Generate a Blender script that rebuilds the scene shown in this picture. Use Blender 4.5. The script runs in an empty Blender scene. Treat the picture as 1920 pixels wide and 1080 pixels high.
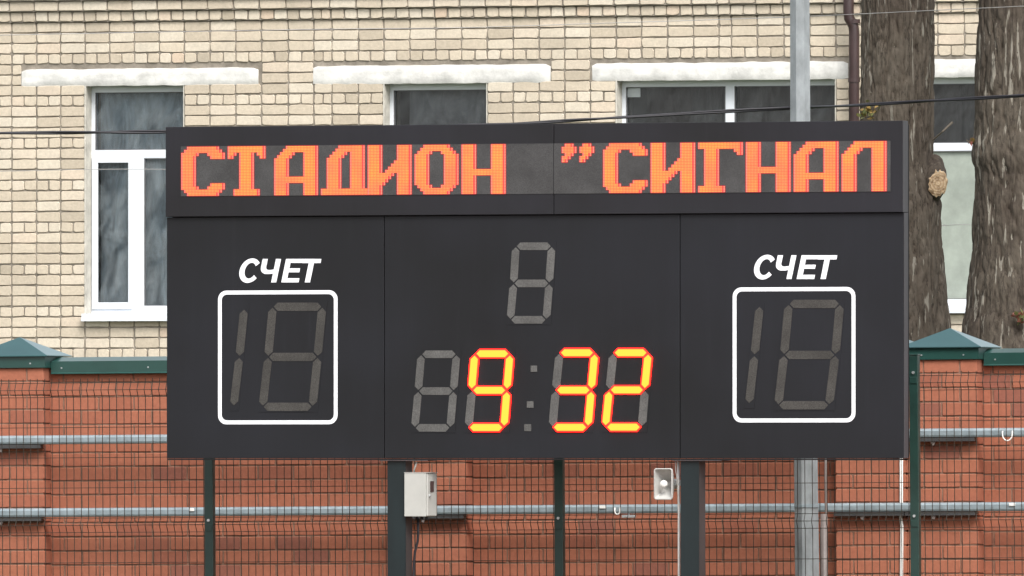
import bpy, bmesh, math, random
from mathutils import Vector, Matrix, noise, Euler

random.seed(7)
SC = bpy.context.scene
COL = SC.collection
R = math.radians

# ------------------------------------------------------------------ camera
F = 28000.0            # focal length in photograph pixels (1920 wide): a long telephoto
HZ = 861.0             # photograph row of the horizon
CAMZ = 2.4
PITCH = math.atan((HZ - 540.0) / F)
cam_d = bpy.data.cameras.new("camera")
cam = bpy.data.objects.new("camera", cam_d)
COL.objects.link(cam)
cam_d.sensor_width = 36.0
cam_d.lens = F / 1920.0 * 36.0
cam_d.clip_start = 1.0
cam_d.clip_end = 3000.0
cam.location = (0, 0, CAMZ)
cam.rotation_euler = (R(90) + PITCH, 0, 0)
SC.camera = cam

# ------------------------------------------------------------------ light: bright overcast day
world = bpy.data.worlds.new("World")
SC.world = world
world.use_nodes = True
wn = world.node_tree
for n in list(wn.nodes):
    wn.nodes.remove(n)
SUN_EL, SUN_AZ = R(50), R(163)        # azimuth clockwise from +Y
sky = wn.nodes.new("ShaderNodeTexSky")
sky.sky_type = 'NISHITA'
sky.sun_disc = False
sky.sun_elevation = SUN_EL
sky.sun_rotation = SUN_AZ
sky.air_density = 1.0
sky.dust_density = 3.0
sky.ozone_density = 1.0
hs = wn.nodes.new("ShaderNodeHueSaturation")
hs.inputs["Saturation"].default_value = 0.22
bg = wn.nodes.new("ShaderNodeBackground")
bg.inputs["Strength"].default_value = 0.14
wo = wn.nodes.new("ShaderNodeOutputWorld")
wn.links.new(sky.outputs[0], hs.inputs["Color"])
wn.links.new(hs.outputs[0], bg.inputs["Color"])
wn.links.new(bg.outputs[0], wo.inputs["Surface"])

sd = bpy.data.lights.new("sun", 'SUN')
sd.energy = 1.45
sd.angle = R(24)
sd.color = (1.0, 0.97, 0.92)
sun = bpy.data.objects.new("sun", sd)
COL.objects.link(sun)
to_sun = Vector((math.sin(SUN_AZ) * math.cos(SUN_EL), math.cos(SUN_AZ) * math.cos(SUN_EL), math.sin(SUN_EL)))
sun.rotation_euler = to_sun.to_track_quat('Z', 'Y').to_euler()
sun.location = (0, 60, 40)

SC.view_settings.view_transform = 'Standard'
SC.view_settings.look = 'None'
SC.view_settings.exposure = 1.12
SC.view_settings.gamma = 1.0
SC.view_settings.use_curve_mapping = False

# ------------------------------------------------------------------ helpers
def ray(px, py):
    d = Vector(((px - 960.0) / F, 1.0, (540.0 - py) / F))
    d.rotate(Euler((PITCH, 0, 0)))
    return d

def at(px, py, Y):
    """world point seen at photograph pixel (px, py) at distance Y"""
    d = ray(px, py)
    return Vector((0, 0, CAMZ)) + d * (Y / d.y)

class Plane:
    """upright plane; local x runs along it to the right, local y goes away from the viewer, local z is up"""
    def __init__(s, D, yaw, tilt=0.0):
        s.o = Vector((0, D, 0))
        s.M = Matrix.Rotation(-yaw, 3, 'Z') @ Matrix.Rotation(-tilt, 3, 'Y')
        s.ux, s.uy, s.uz = s.M.col[0], s.M.col[1], s.M.col[2]
    def L(s, px, py, depth=0.0):
        d = ray(px, py)
        c = Vector((0, 0, CAMZ))
        t = ((s.o + s.uy * depth - c).dot(s.uy)) / d.dot(s.uy)
        q = c + d * t - s.o
        return q.dot(s.ux), q.dot(s.uz)
    def X(s, px, py=540, depth=0.0): return s.L(px, py, depth)[0]
    def Z(s, px, py, depth=0.0): return s.L(px, py, depth)[1]
    def W(s, x, y, z): return s.o + s.ux * x + s.uy * y + s.uz * z
    def px(s, x, y, z):
        p = s.W(x, y, z) - Vector((0, 0, CAMZ))
        p.rotate(Euler((-PITCH, 0, 0)))
        return 960 + F * p.x / p.y, 540 - F * p.z / p.y
    def root(s, name, x0=0.0):
        o = bpy.data.objects.new(name, None)
        o.empty_display_size = 0.2
        COL.objects.link(o)
        o.matrix_world = Matrix.Translation(s.W(x0, 0, 0)) @ s.M.to_4x4()
        return o

def tag(o, label=None, cat=None, group=None, kind=None):
    if label: o['label'] = label
    if cat: o['category'] = cat
    if group: o['group'] = group
    if kind: o['kind'] = kind
    return o

class MB:
    def __init__(s):
        s.v, s.f, s.m, s.t = [], [], [], []
    def add(s, vs, fs, mi=0, tint=0.5):
        b = len(s.v)
        s.v.extend(tuple(q) for q in vs)
        s.f.extend(tuple(b + i for i in f) for f in fs)
        s.m.extend([mi] * len(fs))
        s.t.extend([tint] * len(vs))
        return s
    def box(s, x0, x1, y0, y1, z0, z1, mi=0, tint=0.5, c=0.0):
        if c <= 0:
            vs = [(x0,y0,z0),(x1,y0,z0),(x1,y1,z0),(x0,y1,z0),(x0,y0,z1),(x1,y0,z1),(x1,y1,z1),(x0,y1,z1)]
            fs = [(0,3,2,1),(4,5,6,7),(0,1,5,4),(1,2,6,5),(2,3,7,6),(3,0,4,7)]
            return s.add(vs, fs, mi, tint)
        bm = bmesh.new()
        r = bmesh.ops.create_cube(bm, size=1.0)
        bmesh.ops.scale(bm, vec=(x1-x0, y1-y0, z1-z0), verts=bm.verts)
        bmesh.ops.translate(bm, vec=((x0+x1)/2, (y0+y1)/2, (z0+z1)/2), verts=bm.verts)
        bmesh.ops.bevel(bm, geom=bm.edges[:], offset=c, segments=2, affect='EDGES', profile=0.5)
        bm.verts.index_update()
        s.add([v.co[:] for v in bm.verts], [[v.index for v in f.verts] for f in bm.faces], mi, tint)
        bm.free()
        return s
    def prism(s, pts, y0, y1, mi=0, tint=0.5):
        """pts: outline in (x, z), counter-clockwise seen from the viewer side; y0 front, y1 back"""
        n = len(pts)
        vs = [(p[0], y0, p[1]) for p in pts] + [(p[0], y1, p[1]) for p in pts]
        fs = [tuple(range(n)), tuple(reversed(range(n, 2*n)))]
        for i in range(n):
            j = (i+1) % n
            fs.append((j, i, n+i, n+j))
        return s.add(vs, fs, mi, tint)
    def tube(s, pts, r, n=8, mi=0, cap=True, tint=0.5):
        pts = [Vector(p) for p in pts]
        rs = r if isinstance(r, (list, tuple)) else [r]*len(pts)
        vs, fs = [], []
        prev = None
        for i, p in enumerate(pts):
            a = pts[max(i-1, 0)]; b = pts[min(i+1, len(pts)-1)]
            t = (b - a).normalized()
            if prev is None:
                up = Vector((0,0,1)) if abs(t.z) < 0.9 else Vector((0,1,0))
                e1 = t.cross(up).normalized()
            else:
                e1 = (prev - t * prev.dot(t)).normalized()
            prev = e1
            e2 = t.cross(e1)
            for k in range(n):
                a_ = 2*math.pi*(k+0.5)/n
                vs.append(p + (e1*math.cos(a_) + e2*math.sin(a_))*rs[i])
        for i in range(len(pts)-1):
            for k in range(n):
                k2 = (k+1) % n
                fs.append((i*n+k, i*n+k2, (i+1)*n+k2, (i+1)*n+k))
        if cap:
            fs.append(tuple(reversed(range(n))))
            fs.append(tuple(range((len(pts)-1)*n, len(pts)*n)))
        return s.add(vs, fs, mi, tint)
    def mesh(s, name, mats, smooth=False):
        me = bpy.data.meshes.new(name)
        me.from_pydata(s.v, [], s.f)
        if not isinstance(mats, (list, tuple)): mats = [mats]
        for m in mats: me.materials.append(m)
        me.polygons.foreach_set("material_index", s.m)
        a = me.attributes.new("tint", 'FLOAT', 'POINT')
        a.data.foreach_set("value", s.t)
        if smooth: me.polygons.foreach_set("use_smooth", [True]*len(me.polygons))
        me.update()
        bm = bmesh.new(); bm.from_mesh(me)
        bmesh.ops.recalc_face_normals(bm, faces=bm.faces)
        bm.to_mesh(me); bm.free()
        return me
    def build(s, name, mats, parent=None, smooth=False):
        return link(name, s.mesh(name, mats, smooth), parent)

def link(name, me, parent=None, loc=None, scale=None):
    o = bpy.data.objects.new(name, me)
    COL.objects.link(o)
    if parent is not None: o.parent = parent
    if loc is not None: o.location = loc
    if scale is not None: o.scale = scale
    return o

def smooth_by_angle(o, deg=35):
    me = o.data
    me.polygons.foreach_set("use_smooth", [True]*len(me.polygons))
    bm = bmesh.new(); bm.from_mesh(me)
    for e in bm.edges:
        if len(e.link_faces) == 2 and e.calc_face_angle(0) > R(deg): e.smooth = False
    bm.to_mesh(me); bm.free()

# ------------------------------------------------------------------ materials
def nodes(name):
    m = bpy.data.materials.new(name); m.use_nodes = True
    nt = m.node_tree
    return m, nt, nt.nodes["Principled BSDF"]

def N(nt, t, **kw):
    n = nt.nodes.new(t)
    for k, v in kw.items():
        if k in n.inputs.keys(): n.inputs[k].default_value = v
        else: setattr(n, k, v)
    return n

def mapped(nt, scale=(1,1,1), coord='Object'):
    tc = nt.nodes.new("ShaderNodeTexCoord")
    mp = nt.nodes.new("ShaderNodeMapping")
    mp.inputs["Scale"].default_value = scale
    nt.links.new(tc.outputs[coord], mp.inputs["Vector"])
    return mp.outputs[0]

def world_pos(nt, scale=(1,1,1)):
    g = nt.nodes.new("ShaderNodeNewGeometry")
    mp = nt.nodes.new("ShaderNodeMapping")
    mp.inputs["Scale"].default_value = scale
    nt.links.new(g.outputs["Position"], mp.inputs["Vector"])
    return mp.outputs[0]

def ramp(nt, fac, stops):
    r = nt.nodes.new("ShaderNodeValToRGB")
    el = r.color_ramp.elements
    while len(el) < len(stops): el.new(0.5)
    for e, (p, c) in zip(el, stops):
        e.position = p
        e.color = (*c, 1) if len(c) == 3 else c
    nt.links.new(fac, r.inputs[0])
    return r.outputs[0]

def mixc(nt, fac, a, b, mode='MIX'):
    m = nt.nodes.new("ShaderNodeMix"); m.data_type = 'RGBA'; m.blend_type = mode
    for s, v in ((0, fac), (6, a), (7, b)):
        if isinstance(v, (int, float)): m.inputs[s].default_value = v
        elif isinstance(v, tuple): m.inputs[s].default_value = (*v, 1) if len(v) == 3 else v
        else: nt.links.new(v, m.inputs[s])
    return m.outputs[2]

def bump(nt, bs, h, strength=0.3, dist=0.01):
    b = nt.nodes.new("ShaderNodeBump")
    b.inputs["Strength"].default_value = strength
    b.inputs["Distance"].default_value = dist
    nt.links.new(h, b.inputs["Height"])
    nt.links.new(b.outputs[0], bs.inputs["Normal"])

def simple(name, col, rough=0.5, metal=0.0, var=0.15, scale=6.0, spec=0.5, bmp=0.0, coat=0.0, stretch=(1,1,1)):
    m, nt, bs = nodes(name)
    v = world_pos(nt, stretch)
    no = N(nt, "ShaderNodeTexNoise", Scale=scale, Detail=6.0, Roughness=0.65)
    nt.links.new(v, no.inputs["Vector"])
    lo = tuple(max(0, c*(1-var)) for c in col); hi = tuple(min(1, c*(1+var)) for c in col)
    c = ramp(nt, no.outputs[0], [(0.3, lo), (0.7, hi)])
    nt.links.new(c, bs.inputs["Base Color"])
    bs.inputs["Roughness"].default_value = rough
    bs.inputs["Metallic"].default_value = metal
    bs.inputs["Specular IOR Level"].default_value = spec
    bs.inputs["Coat Weight"].default_value = coat
    if bmp > 0:
        n2 = N(nt, "ShaderNodeTexNoise", Scale=scale*8, Detail=5.0)
        nt.links.new(v, n2.inputs["Vector"])
        bump(nt, bs, n2.outputs[0], bmp, 0.004)
    return m

def sheet(name, col, spec):
    m, nt, bs = nodes(name)
    a = N(nt, "ShaderNodeTexNoise", Scale=0.9, Detail=3.0, Roughness=0.5)
    nt.links.new(world_pos(nt), a.inputs["Vector"])
    b = N(nt, "ShaderNodeTexNoise", Scale=1.0, Detail=6.0, Roughness=0.65)
    nt.links.new(world_pos(nt, (14,14,0.8)), b.inputs["Vector"])
    d = N(nt, "ShaderNodeTexNoise", Scale=55.0, Detail=4.0, Roughness=0.7)
    nt.links.new(world_pos(nt), d.inputs["Vector"])
    c = mixc(nt, ramp(nt, a.outputs[0], [(0.35,(0,0,0)),(0.65,(1,1,1))]), tuple(v*0.84 for v in col), (col[0]*1.1, col[1]*1.12, col[2]*1.25))
    c = mixc(nt, 1.0, c, ramp(nt, b.outputs[0], [(0.35,(0.92,)*3),(0.62,(1.0,)*3),(0.78,(1.28,)*3)]), 'MULTIPLY')
    c = mixc(nt, ramp(nt, d.outputs[0], [(0.68,(0,0,0)),(0.80,(0.35,)*3)]), c, (0.07,0.065,0.06))
    nt.links.new(c, bs.inputs["Base Color"])
    nt.links.new(ramp(nt, a.outputs[0], [(0.3,(0.48,)*3),(0.7,(0.62,)*3)]), bs.inputs["Roughness"])
    bs.inputs["Specular IOR Level"].default_value = spec
    bump(nt, bs, a.outputs[0], 0.5, 0.02)
    return m

def emit(name, col, strength):
    m, nt, bs = nodes(name)
    bs.inputs["Base Color"].default_value = (0.02, 0.01, 0.01, 1)
    bs.inputs["Emission Color"].default_value = (*col, 1)
    bs.inputs["Emission Strength"].default_value = strength
    return m

def brick_mat(name, stops, dirt, dirt_amt, bumpy=0.5):
    m, nt, bs = nodes(name)
    at_ = nt.nodes.new("ShaderNodeAttribute"); at_.attribute_name = "tint"
    c = ramp(nt, at_.outputs["Fac"], stops)
    wp = world_pos(nt)
    n1 = N(nt, "ShaderNodeTexNoise", Scale=34.0, Detail=7.0, Roughness=0.7)
    nt.links.new(wp, n1.inputs["Vector"])
    f1 = ramp(nt, n1.outputs[0], [(0.35, (0.88,0.88,0.88)), (0.65, (1.06,1.06,1.06))])
    c = mixc(nt, 1.0, c, f1, 'MULTIPLY')
    n2 = N(nt, "ShaderNodeTexNoise", Scale=1.7, Detail=8.0, Roughness=0.62)
    nt.links.new(wp, n2.inputs["Vector"])
    f2 = ramp(nt, n2.outputs[0], [(0.46, (0,0,0)), (0.72, (dirt_amt,)*3)])
    c = mixc(nt, f2, c, dirt)
    n4 = N(nt, "ShaderNodeTexNoise", Scale=70.0, Detail=3.0)
    nt.links.new(wp, n4.inputs["Vector"])
    f4 = ramp(nt, n4.outputs[0], [(0.70, (0,0,0)), (0.78, (0.4,)*3)])
    c = mixc(nt, f4, c, dirt)
    nt.links.new(c, bs.inputs["Base Color"])
    bs.inputs["Roughness"].default_value = 0.88
    bs.inputs["Specular IOR Level"].default_value = 0.25
    n3 = N(nt, "ShaderNodeTexNoise", Scale=60.0, Detail=6.0, Roughness=0.7)
    nt.links.new(wp, n3.inputs["Vector"])
    bump(nt, bs, n3.outputs[0], bumpy, 0.006)
    return m

M = {}
M['ybrick'] = brick_mat("pale_silicate_brick",
    [(0.0,(0.38,0.325,0.25)),(0.18,(0.485,0.415,0.325)),(0.5,(0.55,0.475,0.375)),(0.8,(0.59,0.525,0.43)),(1.0,(0.55,0.43,0.325))],
    (0.28,0.25,0.205), 0.30)
M['ymortar'] = simple("grey_mortar", (0.235,0.207,0.172), 0.95, var=0.35, scale=9, spec=0.1, bmp=0.5)
M['rbrick'] = brick_mat("red_ceramic_brick",
    [(0.0,(0.23,0.088,0.062)),(0.12,(0.29,0.100,0.060)),(0.5,(0.328,0.117,0.069)),(0.85,(0.365,0.138,0.084)),(1.0,(0.34,0.165,0.12))],
    (0.24,0.12,0.09), 0.09, 0.25)
M['rmortar'] = simple("brownish_mortar", (0.20,0.115,0.082), 0.95, var=0.3, scale=9, spec=0.1, bmp=0.3)
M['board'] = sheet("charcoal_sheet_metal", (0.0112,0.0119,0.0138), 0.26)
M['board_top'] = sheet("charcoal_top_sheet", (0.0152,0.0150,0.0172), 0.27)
M['board_side'] = simple("sheen_grey_side_sheet", (0.042,0.042,0.047), 0.5, var=0.12, scale=3, spec=0.5)  # sheen of the right-facing side put into a lighter grey
M['black'] = simple("black_gap", (0.010,0.010,0.011), 0.7, spec=0.2)
M['lettering'] = simple("white_vinyl", (0.80,0.82,0.86), 0.5, var=0.03, spec=0.3)
M['post'] = simple("dark_green_steel_post", (0.0055,0.0115,0.013), 0.5, var=0.35, scale=5, spec=0.4, stretch=(1,1,0.25))
M['post_side'] = simple("dark_brown_steel_side", (0.045,0.038,0.038), 0.55, var=0.2, scale=5, spec=0.4)
M['green'] = simple("moss_green_painted_steel", (0.013,0.050,0.042), 0.32, var=0.15, scale=3, spec=0.55)
M['cap'] = simple("glossy_teal_painted_steel", (0.085,0.20,0.205), 0.30, metal=0.85, var=0.08, scale=3)
M['fence'] = simple("dark_green_powder_coat", (0.010,0.034,0.028), 0.38, var=0.2, scale=8, spec=0.5)
M['wire'] = simple("green_coated_wire", (0.026,0.022,0.016), 0.5, var=0.2, scale=8, spec=0.3)
M['galv'] = simple("galvanised_tube", (0.255,0.305,0.33), 0.42, metal=0.3, var=0.22, scale=14, stretch=(1,1,1))
M['angle'] = simple('rail_shadow_dark', (0.035,0.035,0.036), 0.6, var=0.3)  # dark tone for the painted shadow strips under the rails
M['pole'] = simple('patchy_galvanised_pole', (0.23,0.25,0.258), 0.5, metal=0.15, var=0.38, scale=7, stretch=(1,1,0.45))
M['gasket'] = simple('grey_rubber_gasket', (0.12,0.12,0.125), 0.7)
M['zinc'] = simple("bright_zinc", (0.55,0.57,0.58), 0.35, metal=0.7, var=0.2, scale=30)
M['plaster'] = simple("white_lime_plaster", (0.60,0.59,0.565), 0.9, var=0.22, scale=6, spec=0.15, bmp=0.6)
M['reveal'] = simple("worn_cream_plaster", (0.50,0.475,0.42), 0.9, var=0.25, scale=7, spec=0.15, bmp=0.5)
M['pvc'] = simple("white_window_plastic", (0.63,0.66,0.70), 0.35, var=0.05, scale=3)
M['box'] = simple("light_grey_enclosure", (0.40,0.40,0.375), 0.45, var=0.07, scale=6)
M['speaker'] = simple("off_white_plastic", (0.40,0.395,0.375), 0.5, var=0.10, scale=12)
M['cable'] = simple("black_rubber_cable", (0.015,0.014,0.018), 0.5, spec=0.4)
M['thinwire'] = simple("grey_steel_wire", (0.30,0.29,0.28), 0.5, metal=0.3)
M['whitepipe'] = simple("white_plastic_conduit", (0.74,0.73,0.70), 0.4, var=0.08)
M['greypipe'] = simple("weathered_grey_pipe", (0.14,0.115,0.105), 0.5, var=0.2)
M['brownpipe'] = simple("brown_painted_downpipe", (0.038,0.020,0.020), 0.4, var=0.3, scale=5)
M['ground'] = simple("dull_grass_ground", (0.05,0.065,0.03), 0.95, var=0.5, scale=2.0, spec=0.1)
M['track'] = simple("worn_red_rubber_track", (0.20,0.075,0.055), 0.9, var=0.2, scale=2.0, spec=0.1)
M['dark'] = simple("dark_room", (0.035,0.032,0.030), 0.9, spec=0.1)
M['roof'] = simple("grey_roof_sheet", (0.14,0.14,0.14), 0.6)
M['led'] = emit("orange_lit_led", (1.0,0.27,0.05), 0.92)
def _ledvar():
    nt = M['led'].node_tree; bs = nt.nodes["Principled BSDF"]
    no = N(nt, "ShaderNodeTexNoise", Scale=4.5, Detail=2.0)
    nt.links.new(world_pos(nt), no.inputs["Vector"])
    nt.links.new(ramp(nt, no.outputs[0], [(0.36,(1.0,0.19,0.055)),(0.64,(1.0,0.27,0.04))]), bs.inputs["Emission Color"])
_ledvar()
M['led_r'] = emit("red_bleed_led", (1.0,0.055,0.045), 0.80)  # stroke edges redder: colour bleed of the bright letters painted into the LEDs
M['led_l'] = emit("salmon_bleed_led", (1.0,0.19,0.13), 0.86)  # pinkish stroke edges, the same painted bleed
M['seg_on'] = emit("yellow_lit_segment", (1.0,0.60,0.03), 0.64)
M['seg_rim'] = emit("red_segment_glow_rim", (1.0,0.0045,0.0015), 6.5)  # glow around a lit segment, painted as a red rim
M['led_bleed'] = emit("dim_red_bleed", (1.0,0.03,0.035), 0.22)  # lens bleed around the letters, painted as dim red strips

def led_off(name, lo, hi, sc=240.0):
    m, nt, bs = nodes(name)
    v = world_pos(nt)
    a = N(nt, "ShaderNodeTexNoise", Scale=sc, Detail=2.0, Roughness=0.6)
    b = N(nt, "ShaderNodeTexNoise", Scale=5.0, Detail=4.0, Roughness=0.6)
    nt.links.new(v, a.inputs["Vector"]); nt.links.new(v, b.inputs["Vector"])
    c = ramp(nt, a.outputs[0], [(0.3, lo), (0.7, hi)])
    d = ramp(nt, b.outputs[0], [(0.3, (0.8,)*3), (0.75, (1.35,)*3)])
    nt.links.new(mixc(nt, 1.0, c, d, 'MULTIPLY'), bs.inputs["Base Color"])
    bs.inputs["Roughness"].default_value = 0.65
    bs.inputs["Specular IOR Level"].default_value = 0.3
    return m
M['led_off'] = led_off("unlit_led_matrix", (0.026,0.026,0.027), (0.066,0.066,0.066))
M['seg_off'] = led_off("unlit_dotted_segment", (0.024,0.023,0.021), (0.068,0.065,0.060), 200.0)
M['seg_off2'] = led_off("unlit_clock_segment", (0.060,0.060,0.058), (0.105,0.104,0.100), 120.0)

def curtain_mat(name, lo, hi, sc=(1,1,1)):
    m, nt, bs = nodes(name)
    v = world_pos(nt, sc)
    a = N(nt, "ShaderNodeTexNoise", Scale=2.5, Detail=6.0, Roughness=0.6, Distortion=1.6)
    nt.links.new(v, a.inputs["Vector"])
    nt.links.new(ramp(nt, a.outputs[0], [(0.32, lo), (0.68, hi)]), bs.inputs["Base Color"])
    bs.inputs["Roughness"].default_value = 0.9
    return m
M['curtain_blue'] = curtain_mat("blue_grey_curtain", (0.13,0.165,0.18), (0.46,0.55,0.58), (2.5,1,0.6))
M['curtain_grey'] = curtain_mat("grey_curtain", (0.12,0.12,0.12), (0.26,0.26,0.255), (2,1,1))
M['curtain_brown'] = curtain_mat("dusky_curtain", (0.030,0.026,0.023), (0.085,0.075,0.068), (3,1,0.6))
M['blind'] = curtain_mat("pale_green_blind", (0.80,0.82,0.72), (0.90,0.91,0.82))

def glass_mat(name, haze, tint=(1,1,1)):
    m, nt, bs = nodes(name)
    nt.nodes.remove(bs)
    out = nt.nodes["Material Output"]
    tr = N(nt, "ShaderNodeBsdfTransparent"); tr.inputs[0].default_value = (0.88*tint[0],0.90*tint[1],0.92*tint[2],1)
    gl = N(nt, "ShaderNodeBsdfGlossy"); gl.inputs["Roughness"].default_value = 0.03
    df = N(nt, "ShaderNodeBsdfDiffuse"); df.inputs[0].default_value = (0.45,0.50,0.52,1)
    fr = N(nt, "ShaderNodeFresnel", IOR=1.5)
    mx = N(nt, "ShaderNodeMixShader"); mx2 = N(nt, "ShaderNodeMixShader")
    g_ = nt.nodes.new("ShaderNodeNewGeometry")
    mp_ = nt.nodes.new("ShaderNodeMapping"); mp_.vector_type = 'TEXTURE'
    mp_.inputs["Rotation"].default_value = (0, R(22), 0); mp_.inputs["Scale"].default_value = (0.45, 1.0, 1.1)
    nt.links.new(g_.outputs["Position"], mp_.inputs["Vector"]); v = mp_.outputs[0]
    no = N(nt, "ShaderNodeTexNoise", Scale=2.0, Detail=7.0, Roughness=0.6, Distortion=0.9)
    nt.links.new(v, no.inputs["Vector"])
    f = ramp(nt, no.outputs[0], [(0.42,(0.004,)*3),(0.72,(haze,)*3)])
    nt.links.new(fr.outputs[0], mx.inputs[0])
    nt.links.new(tr.outputs[0], mx.inputs[1]); nt.links.new(gl.outputs[0], mx.inputs[2])
    nt.links.new(f, mx2.inputs[0]); nt.links.new(mx.outputs[0], mx2.inputs[1]); nt.links.new(df.outputs[0], mx2.inputs[2])
    b = N(nt, "ShaderNodeBump", Strength=0.25, Distance=0.01)
    n2 = N(nt, "ShaderNodeTexNoise", Scale=3.0, Detail=2.0)
    nt.links.new(v, n2.inputs["Vector"]); nt.links.new(n2.outputs[0], b.inputs["Height"])
    nt.links.new(b.outputs[0], gl.inputs["Normal"])
    nt.links.new(mx2.outputs[0], out.inputs["Surface"])
    return m
M['glass'] = glass_mat("streaked_window_glass", 0.26)
M['glass_f'] = simple('whitewashed_pane', (0.275,0.305,0.268), 0.35, var=0.16, scale=5, spec=0.5)
M['glass_d'] = glass_mat("dark_window_glass", 0.05)

def bark_mat(name, k, dash_lo):
    m, nt, bs = nodes(name)
    at_ = nt.nodes.new("ShaderNodeAttribute"); at_.attribute_name = "tint"
    c = ramp(nt, at_.outputs["Fac"], [(0.05,(0.022*k,0.016*k,0.012*k)),(0.35,(0.076*k,0.062*k,0.051*k)),(0.9,(0.104*k,0.088*k,0.074*k))])
    # large colour patches
    p = N(nt, "ShaderNodeTexNoise", Scale=2.2, Detail=4.0, Roughness=0.6)
    nt.links.new(world_pos(nt, (1,1,0.5)), p.inputs["Vector"])
    c = mixc(nt, 1.0, c, ramp(nt, p.outputs[0], [(0.35,(0.78,0.74,0.72)),(0.65,(1.15,1.16,1.12))]), 'MULTIPLY')
    # fine grain
    b = N(nt, "ShaderNodeTexNoise", Scale=22.0, Detail=8.0, Roughness=0.7)
    nt.links.new(world_pos(nt, (1,1,0.55)), b.inputs["Vector"])
    c = mixc(nt, 1.0, c, ramp(nt, b.outputs[0], [(0.3,(0.70,0.69,0.68)),(0.7,(1.22,1.2,1.17))]), 'MULTIPLY')
    # pale flaking plate edges: long upright dashes
    a = N(nt, "ShaderNodeTexNoise", Scale=1.0, Detail=3.0, Roughness=0.5, Distortion=0.25)
    nt.links.new(world_pos(nt, (25,25,2.6)), a.inputs["Vector"])
    c = mixc(nt, ramp(nt, a.outputs[0], [(dash_lo,(0,0,0)),(dash_lo+0.035,(0.9,)*3)]), c, (0.235,0.215,0.18))
    # black cracks
    q = N(nt, "ShaderNodeTexNoise", Scale=1.0, Detail=5.0, Roughness=0.6, Distortion=0.25)
    nt.links.new(world_pos(nt, (17,17,1.3)), q.inputs["Vector"])
    c = mixc(nt, ramp(nt, q.outputs[0], [(0.476,(0,0,0)),(0.494,(0.7,)*3),(0.500,(0.7,)*3),(0.516,(0,0,0))]), c, (0.018,0.014,0.011))
    nt.links.new(c, bs.inputs["Base Color"])
    bs.inputs["Roughness"].default_value = 0.95
    bs.inputs["Specular IOR Level"].default_value = 0.15
    bump(nt, bs, b.outputs[0], 0.7, 0.02)
    return m
M['bark'] = bark_mat('furrowed_grey_bark', 0.95, 0.622)
M['bark2'] = bark_mat('dark_streaked_bark', 0.76, 0.606)
M['twig'] = simple('grey_dead_twig', (0.20,0.165,0.13), 0.9)
def wood_mat():
    m, nt, bs = nodes("fresh_cut_wood")
    v = mapped(nt, (1,1,1))
    w = N(nt, "ShaderNodeTexWave", wave_type='RINGS', Scale=14.0, Distortion=2.0, Detail=3.0)
    w.rings_direction = 'Y'
    nt.links.new(v, w.inputs["Vector"])
    c = ramp(nt, w.outputs[0], [(0.2,(0.40,0.27,0.15)),(0.8,(0.50,0.37,0.24))])
    n_ = N(nt, "ShaderNodeTexNoise", Scale=28.0, Detail=6.0, Roughness=0.7)
    nt.links.new(v, n_.inputs["Vector"])
    c = mixc(nt, 1.0, c, ramp(nt, n_.outputs[0], [(0.36,(0.42,0.36,0.30)),(0.52,(1,1,1)),(0.7,(1.15,1.15,1.12))]), 'MULTIPLY')
    nt.links.new(c, bs.inputs["Base Color"])
    bump(nt, bs, n_.outputs[0], 0.8, 0.02)
    bs.inputs["Roughness"].default_value = 0.8
    return m
M['wood'] = wood_mat()
M['leaf'] = simple("dry_ochre_leaf", (0.26,0.17,0.05), 0.7, var=0.5, scale=30)
M['leaf_g'] = simple("dull_green_leaf", (0.12,0.13,0.04), 0.7, var=0.4, scale=30)
M['redleaf'] = simple("dull_red_leaf", (0.20,0.06,0.04), 0.7, var=0.4, scale=30)

# ------------------------------------------------------------------ ground
MB().add([(-300,-60,0),(300,-60,0),(300,900,0),(-300,900,0)], [(0,1,2,3)]).build('ground', M['ground'])['kind'] = 'structure'
MB().add([(-60,88,0.004),(60,88,0.004),(60,98.5,0.004),(-60,98.5,0.004)], [(0,1,2,3)]).build('running_track', M['track'])['kind'] = 'structure'

# ------------------------------------------------------------------ bricks
def brick_verts(w, h, d, rr, jit, rnd):
    """10-point worn outline centred on the origin: front ring, shoulder ring, back ring"""
    a, b = w/2, h/2
    r1 = [rr*rnd.uniform(0.5,1.5) for _ in range(4)]
    base = [(-a, -b+r1[0]), (-a+r1[0], -b), (0,-b), (a-r1[1], -b), (a, -b+r1[1]), (a, b-r1[2]), (a-r1[2], b), (0,b), (-a+r1[3], b), (-a, b-r1[3])]
    base = [(x + rnd.uniform(-jit,jit), z + rnd.uniform(-jit,jit)) for x, z in base]
    ins = 0.0035
    fr = [(x*(1-ins*2/w), 0.0, z*(1-ins*2/h)) for x, z in base]
    sh = [(x, 0.005, z) for x, z in base]
    bk = [(x, d, z) for x, z in base]
    n = len(base)
    fs = [tuple(range(n))]
    for k in range(2):
        for i in range(n):
            j = (i+1) % n
            fs.append((k*n+j, k*n+i, (k+1)*n+i, (k+1)*n+j))
    return fr+sh+bk, fs

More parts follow.
